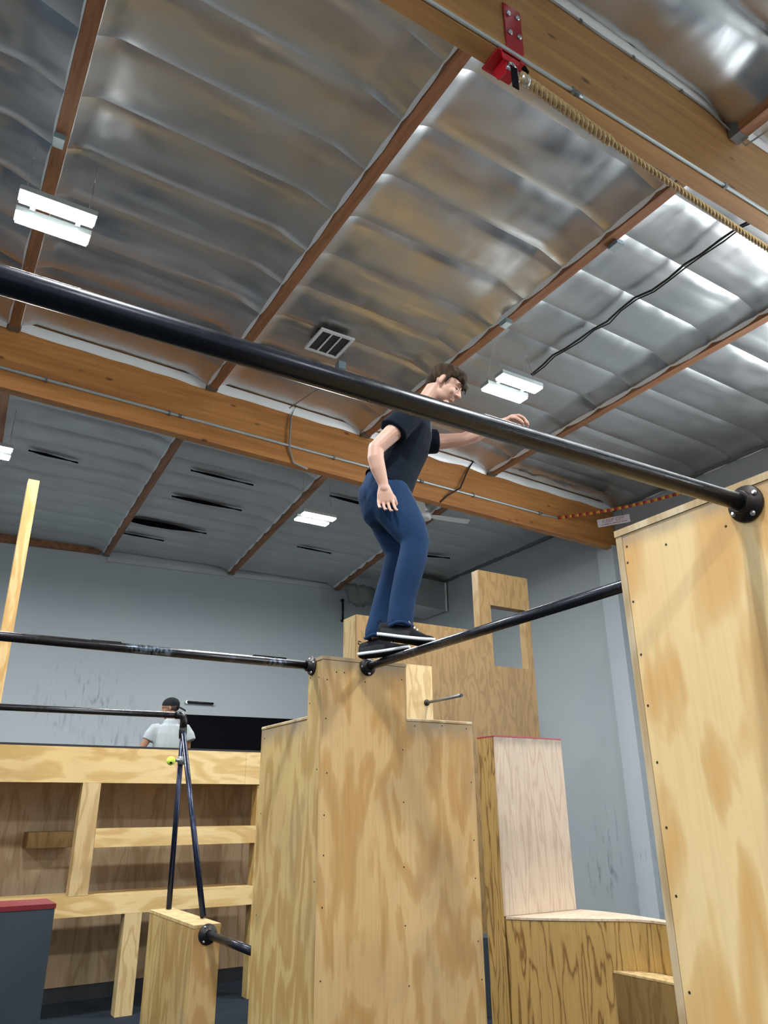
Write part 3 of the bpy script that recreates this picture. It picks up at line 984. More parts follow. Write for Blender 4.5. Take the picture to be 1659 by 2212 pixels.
# twisted rope: three strands
rope = thing('climbing_rope', 'thick twisted manila rope slung along below the near beam', 'rope', rp0)
A, Bp, C_ = Vector((2.50, 2.40, 5.85)), Vector((3.93, 2.43, 5.765)), Vector((6.6, 2.5, 5.72))
def rope_pt(s):
    p = A.lerp(C_, s)
    p.z -= .075 * math.sin(PI * min(1, s * 1.0)) * .9
    return p
NP = 260
for k3 in range(3):
    pts, rad = [], []
    for k in range(NP + 1):
        s = k / NP
        p = rope_pt(s)
        rr = .019 if s < .2 else .013
        ph = 2 * PI * k3 / 3 + s * 4.1 / .075 * 2 * PI * (.62 if s < .2 else .62)
        pts.append(p + Vector((0, math.cos(ph), math.sin(ph))) * rr)
        rad.append(rr * .95)
    obj('strand', loft(B(), pts, rad, 7), 'rope', rope)
obj('seizing', loft(B(), [rope_pt(.0), rope_pt(.012), rope_pt(.02)], [.03, .036, .03], 10), 'wire', rope)

# ------------------------------------------------------------------ scaffold bars
OD = .0218
def flange(parent, c, n, r=.05, nb=4, ph=.6, m='flange'):
    c, n = Vector(c), Vector(n).normalized()
    f = obj('flange', loft(B(), [c, c + n * .004, c + n * .009, c + n * .012, c + n * .034, c + n * .036], [r * .97, r, r * .96, .031, .030, .027], 28), m, parent)
    a, b = frame(n)
    for k in range(nb):
        an = ph + 2 * PI * k / nb
        q = c + n * .009 + (a * math.cos(an) + b * math.sin(an)) * r * .76
        obj('bolt', loft(B(), [q, q + n * .004, q + n * .008], [.0085, .0075, .004], 8), 'bolt', f)
ZB = 2.32
XR = 1.715
bA = thing('pipe_bar', 'thick black pipe bar nearest the viewer, crossing in front of the climber', 'bar', (XR, 1.031, ZB))
obj('pipe', rod(B(), (-1.3, 1.045, ZB - .002), (XR - .003, 1.031, ZB), OD, 32), 'pipe', bA)
flange(bA, (XR, 1.031, ZB), (-1, 0, 0), .049, 4, .5)
YT, XT = 3.48, 1.752
bB = thing('pipe_bar', 'black pipe bar the climber stands on, from plywood tower to right tower', 'bar', (2.02, YT, ZB))
obj('pipe', rod(B(), (2.02, YT - .003, ZB), (2.02, 1.468, ZB), OD, 24), 'pipe_worn', bB)
flange(bB, (2.02, YT, ZB), (0, -1, 0), .049, 4, .1)
bC = thing('pipe_bar', 'scuffed black pipe bar running left from the top of the plywood tower', 'bar', (XT, 3.60, ZB))
obj('pipe', rod(B(), (XT - .003, 3.60, ZB), (-1.2, 3.60, ZB + .003), OD, 24), 'pipe_patchy', bC)
flange(bC, (XT, 3.60, ZB), (-1, 0, 0), .05, 4, .3)
bm = B()
box(bm, 1.42, 1.60, 3.592, 3.612, ZB + OD + .0005, ZB + OD + .006)
obj('tape', bm, 'black', bC)

# A-frame rail: rail, elbow, upright, brace
FX, FY = 1.834, 6.05
bD = thing('pipe_stand', 'thin dark pipe rail with two legs standing on a plywood post box', 'frame', (FX, FY, .962))
R1 = .0235
obj('rail', rod(B(), (FX - .06, FY, ZB + .004), (-1.6, FY, ZB - .02), R1, 16), 'pipe_scuffed', bD)
bm = B()
loft(bm, [(FX - .07, FY, ZB + .004), (FX - .03, FY, ZB + .004), (FX - .008, FY, ZB - .008), (FX, FY, ZB - .035), (FX, FY, ZB - .09)], R1 * 1.22, 16)
obj('elbow', bm, 'pipe_scuffed', bD)
obj('upright', rod(B(), (FX, FY - .03, .966), (FX, FY, ZB - .08), .0195, 16), 'pipe_blue', bD)
obj('tee', loft(B(), [(FX, FY, ZB - .17), (FX, FY, ZB - .12), (FX, FY, ZB - .07)], [.027, .031, .027], 14), 'pipe_scuffed', bD)
obj('brace', rod(B(), (FX + .035, 5.37, .972), (FX, FY - .015, ZB - .13), .0195, 16), 'pipe_blue', bD)
bm = B()
rod(bm, (FX - .047, FY - .03, 1.985), (FX + .05, FY - .03, 1.985), .012, 8)
rod(bm, (FX, FY - .02, 1.955), (FX, FY - .02, 2.015), .026, 12)
obj('clamp', bm, 'galv_dark', bD)
tb = thing('tennis_ball', 'yellow-green tennis ball stuck on the clamp of the pipe frame leg', 'ball', (1.752, FY - .03, 1.981))
bm = ell(B(), (1.752, FY - .03, 1.981), (.033,) * 3, seg=24)
obj('felt', bm, 'ball', tb)
q = Vector((1.752, FY - .03, 1.981)) + Vector((-.15, -.85, -.5)).normalized() * .0305
bm = ell(B(), q, (.011, .006, .009), seg=12)
obj('hole', bm, 'black', tb)

# post box carrying the frame, with the low bar
pb = thing('post_box', 'slim plywood box post carrying the pipe frame legs', 'box', (1.81, 5.6, 0))
X0, X1, Y0, YE, ZT = 1.723, 1.893, 5.10, 6.10, .962
obj('side_panel', bevel(box(B(), X0, X0 + .018, Y0 + .019, YE, 0, ZT - .019), .002), 'ply_side', pb)
obj('front_panel', bevel(box(B(), X0, X1, Y0, Y0 + .018, 0, ZT - .019), .002), 'ply', pb)
obj('back_panel', box(B(), X0 + .019, X1 - .019, YE - .018, YE, 0, ZT - .019), 'ply_side', pb)
obj('side_panel', box(B(), X1 - .018, X1, Y0 + .019, YE, 0, ZT - .019), 'ply_side', pb)
obj('top_panel', bevel(box(B(), X0 - .002, X1 + .002, Y0 - .002, YE, ZT - .018, ZT), .002), 'ply_light', pb)
bE = thing('pipe_bar', 'low black pipe bar from the slim post box behind the plywood tower', 'bar', (1.81, Y0, .908))
obj('pipe', rod(B(), (1.81, Y0 - .003, .908), (1.81, 4.262, .905), .0235, 20), 'pipe', bE)
flange(bE, (1.81, Y0, .908), (0, -1, 0), .06, 3, .5)

# ------------------------------------------------------------------ the stepped plywood tower
YE2, XE = 4.25, 2.70
Z1, Z2 = 2.067, 2.355
XU, YU = 2.262, 3.645                      # extents of the raised block
tw = thing('vault_tower', 'tall stepped plywood tower the climber starts from', 'tower', (2.2, 3.85, 0))
T = .018
bm = B()
prism(bm, [(XT, 0), (XE, 0), (XE, Z1 - T), (XU, Z1 - T), (XU, Z2 - T), (XT, Z2 - T)], T, 1, YT)
obj('front_panel', bevel(bm, .002), 'ply', tw)
bm = B()
prism(bm, [(YT + T + .004, 0), (YE2, 0), (YE2, Z1 - T), (YU, Z1 - T), (YU, Z2 - T), (YT + T + .004, Z2 - T)], T, 0, XT + .001)
obj('side_panel', bevel(bm, .002), 'ply_side', tw)
obj('side_panel', box(B(), XE - T, XE, YT + T + .001, YE2 - T - .001, 0, Z1 - T), 'ply_tan', tw)
obj('back_panel', box(B(), XT + T + .002, XE, YE2 - T, YE2, 0, Z1 - T), 'ply_tan', tw)
bm = B()
prism(bm, [(XU + .001, YT - .002), (XE + .002, YT - .002), (XE + .002, YE2), (XT - .002, YE2), (XT - .002, YU + .001), (XU + .001, YU + .001)], T, 2, Z1 - T + .0005)
obj('step_top', bevel(bm, .004), 'ply_edge', tw)
bm = B()
obj('block_top', bevel(box(bm, XT - .002, XU + .002, YT - .002, YU + .002, Z2 - T + .0005, Z2), .004), 'ply', tw)
obj('block_side', box(B(), XU - T, XU, YT + T + .001, YU - .001, Z1 + .001, Z2 - T), 'ply_light', tw)
obj('block_back', box(B(), XT + T + .002, XU - T - .001, YU - T, YU, Z1 + .001, Z2 - T), 'ply_side', tw)
def screw(parent, c, n, r=.0045):
    c, n = Vector(c), Vector(n)
    obj('screw', loft(B(), [c + n * .0002, c + n * .0008], [r, r * .8], 8), 'screw', parent)
for (x, z) in ((1.834, 2.276), (1.88, 2.277), (1.781, 2.234), (2.235, 2.268), (2.005, 2.239), (1.777, 2.04), (2.312, 2.028), (2.492, 2.037), (2.656, 2.029), (1.788, 1.781), (2.233, 1.903), (2.673, 1.747), (2.233, 1.646), (1.777, 1.589), (1.778, 1.413), (1.776, 1.193), (2.228, 1.345), (2.23, 1.087), (2.245, .834), (1.774, .901), (2.673, 1.457), (2.67, 1.275), (2.668, .986), (2.68, .817)):
    screw(tw, (x, YT, z), (0, -1, 0), .004)
for (y, z) in ((3.52, 2.25), (3.62, 2.26), (3.62, 2.13), (4.2, 2.0), (3.52, 1.8), (4.2, 1.6), (3.52, 1.3), (4.2, 1.1)):
    screw(tw, (XT, y, z), (-1, 0, 0), .004)

# ------------------------------------------------------------------ the near right tower
rt = thing('plywood_tower', 'large bright plywood tower at the right edge with bar flange', 'tower', (2.3, .6, 0))
ZR = 2.362
obj('side_panel', bevel(box(B(), XR, XR + T, -.35, 1.4375, 0, ZR), .0015), 'ply_box', rt)
obj('back_panel', bevel(box(B(), XR - .001, 2.95, 1.4385, 1.461, 0, ZR), .0015), 'ply_edge', rt)
obj('front_panel', box(B(), XR + T + .001, 2.95, -.35, -.332, 0, ZR), 'ply_box', rt)
obj('side_panel', box(B(), 2.932, 2.95, -.331, 1.4375, 0, ZR), 'ply_box', rt)
obj('top_panel', bevel(box(B(), XR - .003, 2.953, -.353, 1.463, ZR + .0005, ZR + .021), .003), 'ply_edge', rt)
for (y, z) in ((1.429, 2.275), (1.428, 2.157), (1.426, 2.004), (1.426, 1.864), (1.421, 1.716), (1.42, 1.556), (1.419, 1.398), (1.419, 1.191), (1.288, 2.289), (1.099, 2.282), (1.424, 2.324)):
    screw(rt, (XR, y, z), (-1, 0, 0), .0038)
flange(bB, (2.02, 1.461, ZB), (0, 1, 0), .049, 4, .1)

# ------------------------------------------------------------------ plywood shelving frame on the left
sf = thing('climbing_structure', 'open plywood climbing frame of rails and posts along the left', 'climbing frame', (1.6, 8.0, 0))
YS = 7.63
for (a, b) in ((-1.2, .70), (.702, 2.99), (2.992, 4.2)):
    obj('fascia_board', bevel(box(B(), a, b, YS, YS + .04, 1.875, 2.185), .002), 'ply_shelf', sf)
obj('deck_mat', bevel(box(B(), -1.2, 4.2, YS + .01, 8.60, 2.1865, 2.205), .004), 'black_pad', sf)
obj('deck', box(B(), -1.2, 4.2, YS + .041, 8.60, 2.15, 2.186), 'ply_back', sf)
obj('post', bevel(box(B(), 1.436, 1.596, YS, YS + .13, .948, 1.874), .002), 'ply_light', sf)
obj('post', bevel(box(B(), 3.137, 3.30, YS + .02, YS + .15, 0, 1.874), .002), 'ply_side', sf)
obj('post', bevel(box(B(), -.40, -.24, YS, YS + .33, .948, 1.874), .002), 'ply_light', sf)
obj('rail', bevel(box(B(), 1.598, 3.136, YS, YS + .33, 1.33, 1.487), .002), 'ply_shelf', sf)
obj('rail', bevel(box(B(), -1.2, 3.136, YS, YS + .40, .785, .946), .002), 'ply_shelf', sf)
obj('rail', bevel(box(B(), 1.12, 1.53, 8.2, 8.49, 1.32, 1.458), .002), 'ply_tan', sf)
obj('leg', bevel(box(B(), 1.935, 2.085, YS, YS + .13, 0, .784), .002), 'ply_light', sf)
obj('leg', bevel(box(B(), -.10, .05, YS, YS + .33, 0, .784), .002), 'ply_light', sf)
for (a, b) in ((-1.2, .9), (.902, 2.12), (2.122, 3.34), (3.342, 4.2)):
    obj('back_panel', box(B(), a, b, 8.5, 8.518, .12, 2.149), 'ply_back', sf)
obj('black_base_band', box(B(), -1.2, 4.2, 8.47, 8.52, 0, .118), 'black_pad', sf)  # plain black band between the back panels and the floor

# lower deck behind it, where the second person stands
ld_ = thing('stage_platform', 'low platform behind the plywood frame under the person in white', 'platform', (2.6, 9.6, 0))
obj('deck', box(B(), -1.2, 4.2, 8.7, 10.6, 1.13, 1.18), 'black_pad', ld_)
for (x, y) in ((-1.1, 8.8), (4.0, 8.8), (-1.1, 10.4), (4.0, 10.4)):
    obj('leg', box(B(), x, x + .1, y, y + .1, 0, 1.129), 'ply_back', ld_)

# padded vault block, pine post
vb = thing('vault_block', 'dark navy padded block with red top at the lower left edge', 'block', (.2, 5.25, 0))
obj('body', bevel(box(B(), -.8, .878, 5.0, 5.33, 0, 1.117), .008, 2), 'navy_pad', vb)
obj('top_pad', bevel(box(B(), -.802, .882, 4.995, 5.335, 1.1175, 1.142), .008, 2), 'red_pad', vb)
po = thing('pine_post', 'tall square pine post standing at the left edge', 'post', (.517, 6.64, 0))
obj('timber', bevel(box(B(), .473, .561, 6.6, 6.688, .012, 4.285), .008, 2), 'post_wood', po)
obj('base_plate', box(B(), .44, .594, 6.567, 6.721, 0, .011), 'galv_dark', po)

# ------------------------------------------------------------------ right-hand blocks
pk = thing('vault_block', 'whitewashed plywood block with red top edge on the curved ledge', 'block', (4.8, 5.5, 0))
PX0, PX1, PY0, PY1, PT = 4.43, 5.222, 5.40, 5.645, 2.223
obj('front_panel', bevel(box(B(), PX0, PX1, PY0, PY0 + T, .802, PT - .012), .002), 'ply_pink', pk)
obj('side_panel', box(B(), PX0, PX0 + T, PY0 + T + .001, PY1, 0, PT - .012), 'ply_brown', pk)
obj('side_panel', box(B(), PX1 - T, PX1, PY0 + T + .001, PY1, 0, PT - .012), 'ply_pink', pk)
obj('back_panel', box(B(), PX0 + T + .001, PX1 - T - .001, PY1 - T, PY1, 0, PT - .012), 'ply_brown', pk)
obj('top_edge', bevel(box(B(), PX0 - .003, PX1 + .003, PY0 - .003, PY1 + .003, PT - .0115, PT), .002), 'red_edge', pk)
lg = thing('curved_ledge', 'low golden plywood ledge with bent front below the whitewashed block', 'ledge', (5.5, 5.4, 0))
front = [(4.432, 5.398), (4.505, 5.295), (4.593, 5.198), (4.75, 5.05), (4.918, 4.905), (5.06, 4.795), (5.165, 4.69), (5.20, 4.55), (5.205, 4.38), (5.205, 4.0)]
rear = [(5.26, 4.0), (5.285, 4.45), (5.335, 4.92), (5.315, 5.2), (5.265, 5.398)]
obj('front_panel', prism(B(), front + rear, .777, 2, 0), 'ply_brown', lg)
obj('top_panel', bevel(prism(B(), [(x - .006, y - .004) for x, y in front] + rear, .022, 2, .779), .003), 'ply_pink', lg)
stp = thing('step_box', 'small step box with pale top tucked against the curved ledge', 'box', (5.1, 4.3, 0))
poly = [(5.005, 4.835), (5.04, 3.7), (5.20, 3.7), (5.20, 4.38), (5.194, 4.54), (5.158, 4.685), (5.055, 4.788)]
obj('body', prism(B(), poly, .425, 2, 0), 'ply_tan', stp)
obj('top_panel', bevel(prism(B(), [(x - .004, y) for x, y in poly], .018, 2, .426), .002), 'ply_light', stp)
nm = tag(obj('crash_mat', bevel(box(B(), 4.6, 6.5, 5.80, 6.10, 0, .58), .02, 2), 'navy_pad', None, (5.5, 5.95, 0)), 'navy crash mat wedged behind the whitewashed block', 'mat')

# tan climbing wall with window tower
tn = thing('climbing_wall', 'tan plywood climbing wall with raised window tower by the right wall', 'climbing wall', (5.9, 8.2, 0))
WX0, WX1, TX0, TY0, WT, TT = 4.48, 7.36, 6.45, 8.0, 3.89, 4.775
obj('front_panel', bevel(box(B(), WX0, 5.72, TY0, TY0 + T, 0, WT), .002), 'ply_tan', tn)
obj('front_panel', bevel(box(B(), 5.722, TX0 - .001, TY0, TY0 + T, 0, WT), .002), 'ply_tan', tn)
hx0, hx1, hz0, hz1 = 6.64, 7.275, 3.44, 4.285
bm = B()
for (a, b, c, d) in ((TX0, hx0, 0, TT), (hx1, WX1, 0, TT), (hx0, hx1, 0, hz0), (hx0, hx1, hz1, TT)):
    box(bm, a, b, TY0, TY0 + T, c, d)
obj('window_panel', bm, 'ply_tan', tn)
obj('side_panel', bevel(box(B(), WX0 + .0005, WX0 + T, TY0 + T + .001, 8.33, 0, WT), .002), 'ply_light', tn)
obj('side_panel', box(B(), TX0, TX0 + T, TY0 + T + .001, 8.15, WT + .001, TT), 'ply_tan2', tn)
obj('side_panel', box(B(), WX1 - T, WX1, TY0 + T + .001, 8.15, 0, TT), 'ply_tan', tn)
obj('cap', box(B(), WX0, TX0 - .002, TY0 + T + .001, 8.33, WT - .02, WT), 'ply_light', tn)
obj('cap', box(B(), TX0 + T + .001, WX1 - T - .001, TY0 + T + .001, 8.15, TT - .02, TT), 'ply_light', tn)
bm = B()
for (a, b, c, d) in ((hx0 - .015, hx0, hz0, hz1), (hx1, hx1 + .015, hz0, hz1), (hx0, hx1, hz0 - .015, hz0), (hx0, hx1, hz1, hz1 + .015)):
    box(bm, a, b, TY0 + T + .001, 8.15, c, d)
obj('window_lining', bm, 'ply_tan2', tn)
nb = thing('plywood_block', 'narrow pale plywood block with a peg, right of the climber\'s tower', 'block', (4.66, 7.3, 0))
obj('front_panel', bevel(box(B(), 4.488, 4.828, 6.9, 6.918, 0, 3.085), .002), 'ply_light', nb)
obj('side_panel', box(B(), 4.488, 4.506, 6.919, 7.95, 0, 3.085), 'ply_side', nb)
obj('side_panel', box(B(), 4.81, 4.828, 6.919, 7.95, 0, 3.085), 'ply_side', nb)
obj('top_panel', box(B(), 4.488, 4.828, 6.9, 7.95, 3.0855, 3.10), 'ply_light', nb)
pg = thing('pipe_peg', 'short grey pipe peg sticking out of the narrow pale block', 'peg', (4.745, 6.9, 2.70))
obj('pipe', rod(B(), (4.745, 6.899, 2.70), (4.745, 6.28, 2.70), .016, 14), 'galv_dark', pg)
obj('collar', loft(B(), [(4.745, 6.899, 2.70), (4.745, 6.885, 2.70), (4.745, 6.875, 2.70)], [.034, .034, .022], 16), 'flange', pg)
obj('end_cap', rod(B(), (4.745, 6.279, 2.70), (4.745, 6.262, 2.70), .018, 14), 'cable', pg)

# ------------------------------------------------------------------ fittings on the far wall
def wall_pt(x, z, off=0.0):
    return Vector((x - .093 * off, fwall_y(x) - off, z))
def grab_bar(xa, za, xb, zb, label, m='chrome'):
    t = thing('grab_bar', label, 'grab bar', wall_pt((xa + xb) / 2, (za + zb) / 2, .03))
    a, b = wall_pt(xa, za, .07), wall_pt(xb, zb, .07)
    obj('bar', rod(B(), a, b, .025, 12), 'pipe_scuffed', t)
    for (x, z) in ((xa, za), (xb, zb)):
        p, q = wall_pt(x, z, .002), wall_pt(x, z, .075)
        obj('mount', rod(B(), p, q, .034, 12), m, t)
grab_bar(4.90, 3.80, 5.46, 3.79, 'horizontal grab bar on the far wall above the black opening')
grab_bar(2.87, 4.93, 3.44, 4.93, 'horizontal grab bar on the far wall seen just over the scuffed bar')
grab_bar(8.42, 6.40, 8.43, 5.90, 'vertical grab bar high on the far wall left of the tan wall', 'flange')
bm = B()
x0, x1 = 4.86, 8.3
prism(bm, [(x0, fwall_y(x0) - .03), (x1, fwall_y(x1) - .03), (x1, fwall_y(x1) - .002), (x0, fwall_y(x0) - .002)], 2.6, 2, .95)
tag(obj('black_curtain', bm, 'black', None, (6.5, fwall_y(6.5), .95)), 'black curtain panel covering the lower far wall beside the person in white', 'curtain')

# ------------------------------------------------------------------ the climber
def rotY(deg):                             # pitch in the body's fore-aft plane (+ = nose down)
    return Matrix.Rotation(math.radians(deg), 3, 'Y')
def body_frame(origin, fw):
    fw = Vector(fw).normalized()
    lf = Vector((-fw.y, fw.x, 0))          # the body's left
    m = Matrix((fw, lf, Vector((0, 0, 1)))).transposed().to_4x4()
    return Matrix.Translation(origin) @ m

def finger(bm, base, d0, curl, length, r, axis):
    """three bent phalanges"""
    p = Vector(base)
    d = Vector(d0).normalized()
    pts, rad = [p.copy()], [r]
    for k, f in enumerate((.45, .32, .23)):
        d = Matrix.Rotation(curl * (.6 + .4 * k), 3, Vector(axis)) @ d
        p = p + d * length * f
        pts.append(p.copy())
        rad.append(r * (1 - .09 * (k + 1)))
    capsule(bm, pts, rad, 10)

def head_shapes(bm, hc, pitch, yaw=0, sc=1.0):
    R = Matrix.Rotation(math.radians(yaw), 3, 'Z') @ rotY(pitch)
    hc = Vector(hc)
    def P(f, n, u):
        return hc + R @ Vector((f * sc, n * sc, u * sc))
    def E_(c, r):
        ell(bm, P(*c), tuple(x * sc for x in r), R, 20)
    E_((-.008, 0, .032), (.100, .074, .088))
    E_((.030, 0, -.020), (.066, .060, .080))
    E_((.020, 0, -.062), (.062, .052, .045))
    E_((.064, 0, -.098), (.024, .024, .018))
    E_((.080, 0, .030), (.020, .050, .016))
    E_((.062, .034, -.030), (.024, .022, .024))
    E_((.062, -.034, -.030), (.024, .022, .024))
    capsule(bm, [P(.090, 0, .018), P(.104, 0, -.006), P(.114, 0, -.026)], [(.008 * sc), (.0095 * sc), (.013 * sc)], 10)
    E_((.098, .012, -.030), (.012, .009, .008))
    E_((.098, -.012, -.030), (.012, .009, .008))
    E_((.088, 0, -.056), (.013, .021, .006))
    E_((.085, 0, -.068), (.013, .019, .007))
    for s in (-1, 1):
        E_((-.010, s * .075, -.006), (.016, .008, .029))
        E_((-.006, s * .073, -.026), (.010, .007, .013))
    return P, R

OR = Vector((2.02, 3.16, 2.342))
XF = body_frame(OR, (.853, -.522, 0))      # local: x forward, y to the body's left (away from the viewer), z up
pers = thing('person', 'person in navy t-shirt and blue trousers balancing on the high bar', 'person', OR)

HC, HP = (.280, 0, 1.535), 31
bm = B()
P, R = head_shapes(bm, HC, HP, -4)
capsule(bm, [P(-.035, 0, -.045), (.175, 0, 1.43), (.125, 0, 1.335)], [.052, .053, .066], 16)
# trunk under the clothes
side = (0, 1, 0)
capsule(bm, [(-.085, 0, .84), (-.05, 0, .94), (.01, 0, 1.05), (.055, 0, 1.16), (.09, 0, 1.25), (.115, 0, 1.315)],
        [(.14, .10), (.125, .095), (.125, .092), (.145, .10), (.15, .09), (.085, .06)], 20, side)
# right arm hanging back, elbow bent
capsule(bm, [(.075, -.165, 1.255), (.02, -.205, 1.165), (-.045, -.235, 1.085), (-.108, -.25, 1.01)], [.062, .053, .047, .041], 14)
capsule(bm, [(-.110, -.25, 1.012), (-.112, -.25, .955), (-.100, -.243, .90), (-.075, -.232, .82), (-.070, -.23, .79)], [.041, .043, .040, .028, .027], 14)
capsule(bm, [(-.070, -.23, .80), (-.066, -.227, .765), (-.062, -.222, .727)], [(.031, .018), (.042, .019), (.044, .015)], 14, (1, 0, 0))
for (a, z, L_, c, dd) in ((-.099, .730, .068, .42, .02), (-.076, .722, .078, .44, .08), (-.051, .720, .080, .38, .13), (-.027, .726, .074, .30, .20)):
    finger(bm, (a, -.222, z), (dd, .0, -1), c, L_, .0095, (-1, -.25, 0))
capsule(bm, [(-.045, -.222, .775), (-.020, -.212, .745), (-.008, -.200, .715), (-.006, -.190, .694)], [.014, .0125, .0108, .0095], 10)
# left arm reaching forward
capsule(bm, [(.10, .17, 1.262), (.20, .205, 1.275), (.30, .22, 1.288), (.40, .235, 1.305)], [.060, .052, .045, .040], 14)
capsule(bm, [(.40, .235, 1.305), (.47, .24, 1.335), (.56, .245, 1.38), (.64, .25, 1.418), (.67, .25, 1.432)], [.040, .042, .036, .028, .027], 14)
capsule(bm, [(.665, .25, 1.432), (.70, .25, 1.452), (.742, .25, 1.455)], [(.030, .019), (.040, .019), (.041, .016)], 14, side)
for (n, x, L_, c) in ((.216, .738, .070, .42), (.239, .746, .078, .38), (.262, .746, .077, .38), (.284, .736, .066, .40)):
    finger(bm, (x, n, 1.455), (1, .0, -.25), c, L_, .0102, (0, 1, 0))
capsule(bm, [(.695, .222, 1.445), (.722, .203, 1.43), (.745, .198, 1.41), (.757, .198, 1.395)], [.0135, .012, .0105, .009], 10)
# shins hidden in the trousers
for pth in ([(-.06, -.09, .80), (.095, -.145, .53), (.015, -.165, .12)], [(-.07, .09, .80), (.0, .12, .56), (-.115, .15, .12)]):
    capsule(bm, pth, [.07, .048, .035], 12)
fuse('body', bm, 'skin', pers, .0034, 9, xf=XF)

bm = B()
capsule(bm, [(-.095, 0, .83), (-.052, 0, .90), (.005, 0, 1.02), (.058, 0, 1.14), (.095, 0, 1.235), (.120, 0, 1.315), (.130, 0, 1.345)],
        [(.190, .150), (.184, .142), (.170, .126), (.172, .128), (.176, .112), (.115, .085), (.078, .070)], 24, side)
loft(bm, [(.10, -.10, 1.285), (.085, -.15, 1.262), (.040, -.195, 1.205), (-.020, -.228, 1.120)], [(.06, .06), (.072, .072), (.070, .074), (.066, .082)], 18, side)
loft(bm, [(.09, .10, 1.27), (.105, .14, 1.27), (.17, .195, 1.275), (.245, .21, 1.283)], [(.06, .06), (.075, .072), (.078, .072), (.074, .068)], 18)
fuse('t_shirt', bm, 'shirt', pers, .007, 3, [((-.045, 0, .875), (-.62, 0, -.78))], XF)
bm = loft(B(), [XF @ Vector((.128 + .062 * math.cos(a), .066 * math.sin(a), 1.362 - .028 * math.cos(a))) for a in [2 * PI * k / 20 for k in range(21)]], .008, 8)
obj('collar', bm, 'shirt', pers)

bm = B()
capsule(bm, [(-.050, 0, .955), (-.065, 0, .90), (-.088, 0, .84), (-.085, 0, .77)], [(.140, .112), (.152, .120), (.160, .128), (.150, .112)], 22, side)
ell(bm, (-.104, 0, .835), (.108, .160, .118))
capsule(bm, [(-.055, -.085, .82), (.0, -.11, .71), (.055, -.13, .61), (.085, -.145, .53), (.072, -.150, .45), (.045, -.155, .35), (.016, -.16, .23), (.000, -.165, .10)],
        [(.105, .122), (.098, .112), (.085, .094), (.075, .074), (.074, .072), (.072, .070), (.064, .064), (.062, .064)], 20, side)
capsule(bm, [(-.07, .085, .82), (-.03, .10, .70), (.0, .115, .60), (.005, .12, .54), (-.02, .128, .45), (-.055, .135, .34), (-.09, .143, .23), (-.125, .15, .125)],
        [(.105, .118), (.098, .105), (.084, .085), (.076, .074), (.074, .070), (.070, .068), (.064, .062), (.060, .056)], 20, side)
fuse('trousers', bm, 'trousers', pers, .008, 9, [((0, 0, .085), (-.12, 0, -1))], XF)
# bunched cuffs
for (c, ra, rb) in (((.000, -.165, .094), .060, .060), ((-.124, .15, .105), .052, .058)):
    bm = B()
    loft(bm, [XF @ (Vector(c) + Vector((ra * math.cos(a), rb * math.sin(a), .006 * math.sin(3 * a)))) for a in [2 * PI * k / 24 for k in range(25)]], .009, 8)
    obj('cuff', bm, 'trousers', pers)

# hair: cap of brown hair swept to a fringe
bm = B()
R0 = Matrix.Rotation(math.radians(-4), 3, 'Z') @ rotY(HP)
def HE(c, r):
    ell(bm, P(*c), r, R0, 20)
HE((-.030, 0, .045), (.086, .080, .082))
HE((.004, 0, .072), (.094, .079, .062))
HE((-.062, 0, -.005), (.050, .066, .055))
HE((.060, 0, .080), (.050, .066, .042))
HE((.085, -.010, .062), (.026, .052, .026))
HE((.088, .03, .060), (.024, .030, .024))
for k in range(16):
    a = k / 15
    f0 = .02 + .08 * a
    capsule(bm, [P(f0 - .03, -.066 + .115 * a, .095), P(f0 + .012, -.070 + .115 * a, .070), P(f0 + .024, -.068 + .112 * a, .040 + .012 * math.sin(k * 2))], [.016, .013, .006], 8)
for s in (-1, 1):
    capsule(bm, [P(.020, s * .068, .05), P(.016, s * .073, .015), P(.014, s * .073, -.012)], [.016, .011, .006], 8)
fuse('hair', bm, 'hair', pers, .005, 4, xf=XF)
for s in (-1, 1):
    e = ell(B(), XF @ P(.0755, s * .031, .002), (.0095, .0105, .0060), (XF.to_3x3() @ R0), 14)
    eo = obj('eye', e, 'eye', pers)
    e = ell(B(), XF @ P(.0870, s * .031, -.002), (.0035, .009, .0024), (XF.to_3x3() @ R0), 10)
    obj('iris', e, 'dark_hair', eo)
    bm = loft(B(), [XF @ P(.100, s * .012, .027), XF @ P(.0965, s * .030, .033), XF @ P(.084, s * .048, .027)], [.0028, .0040, .002], 6)
    obj('eyebrow', bm, 'dark_hair', pers)

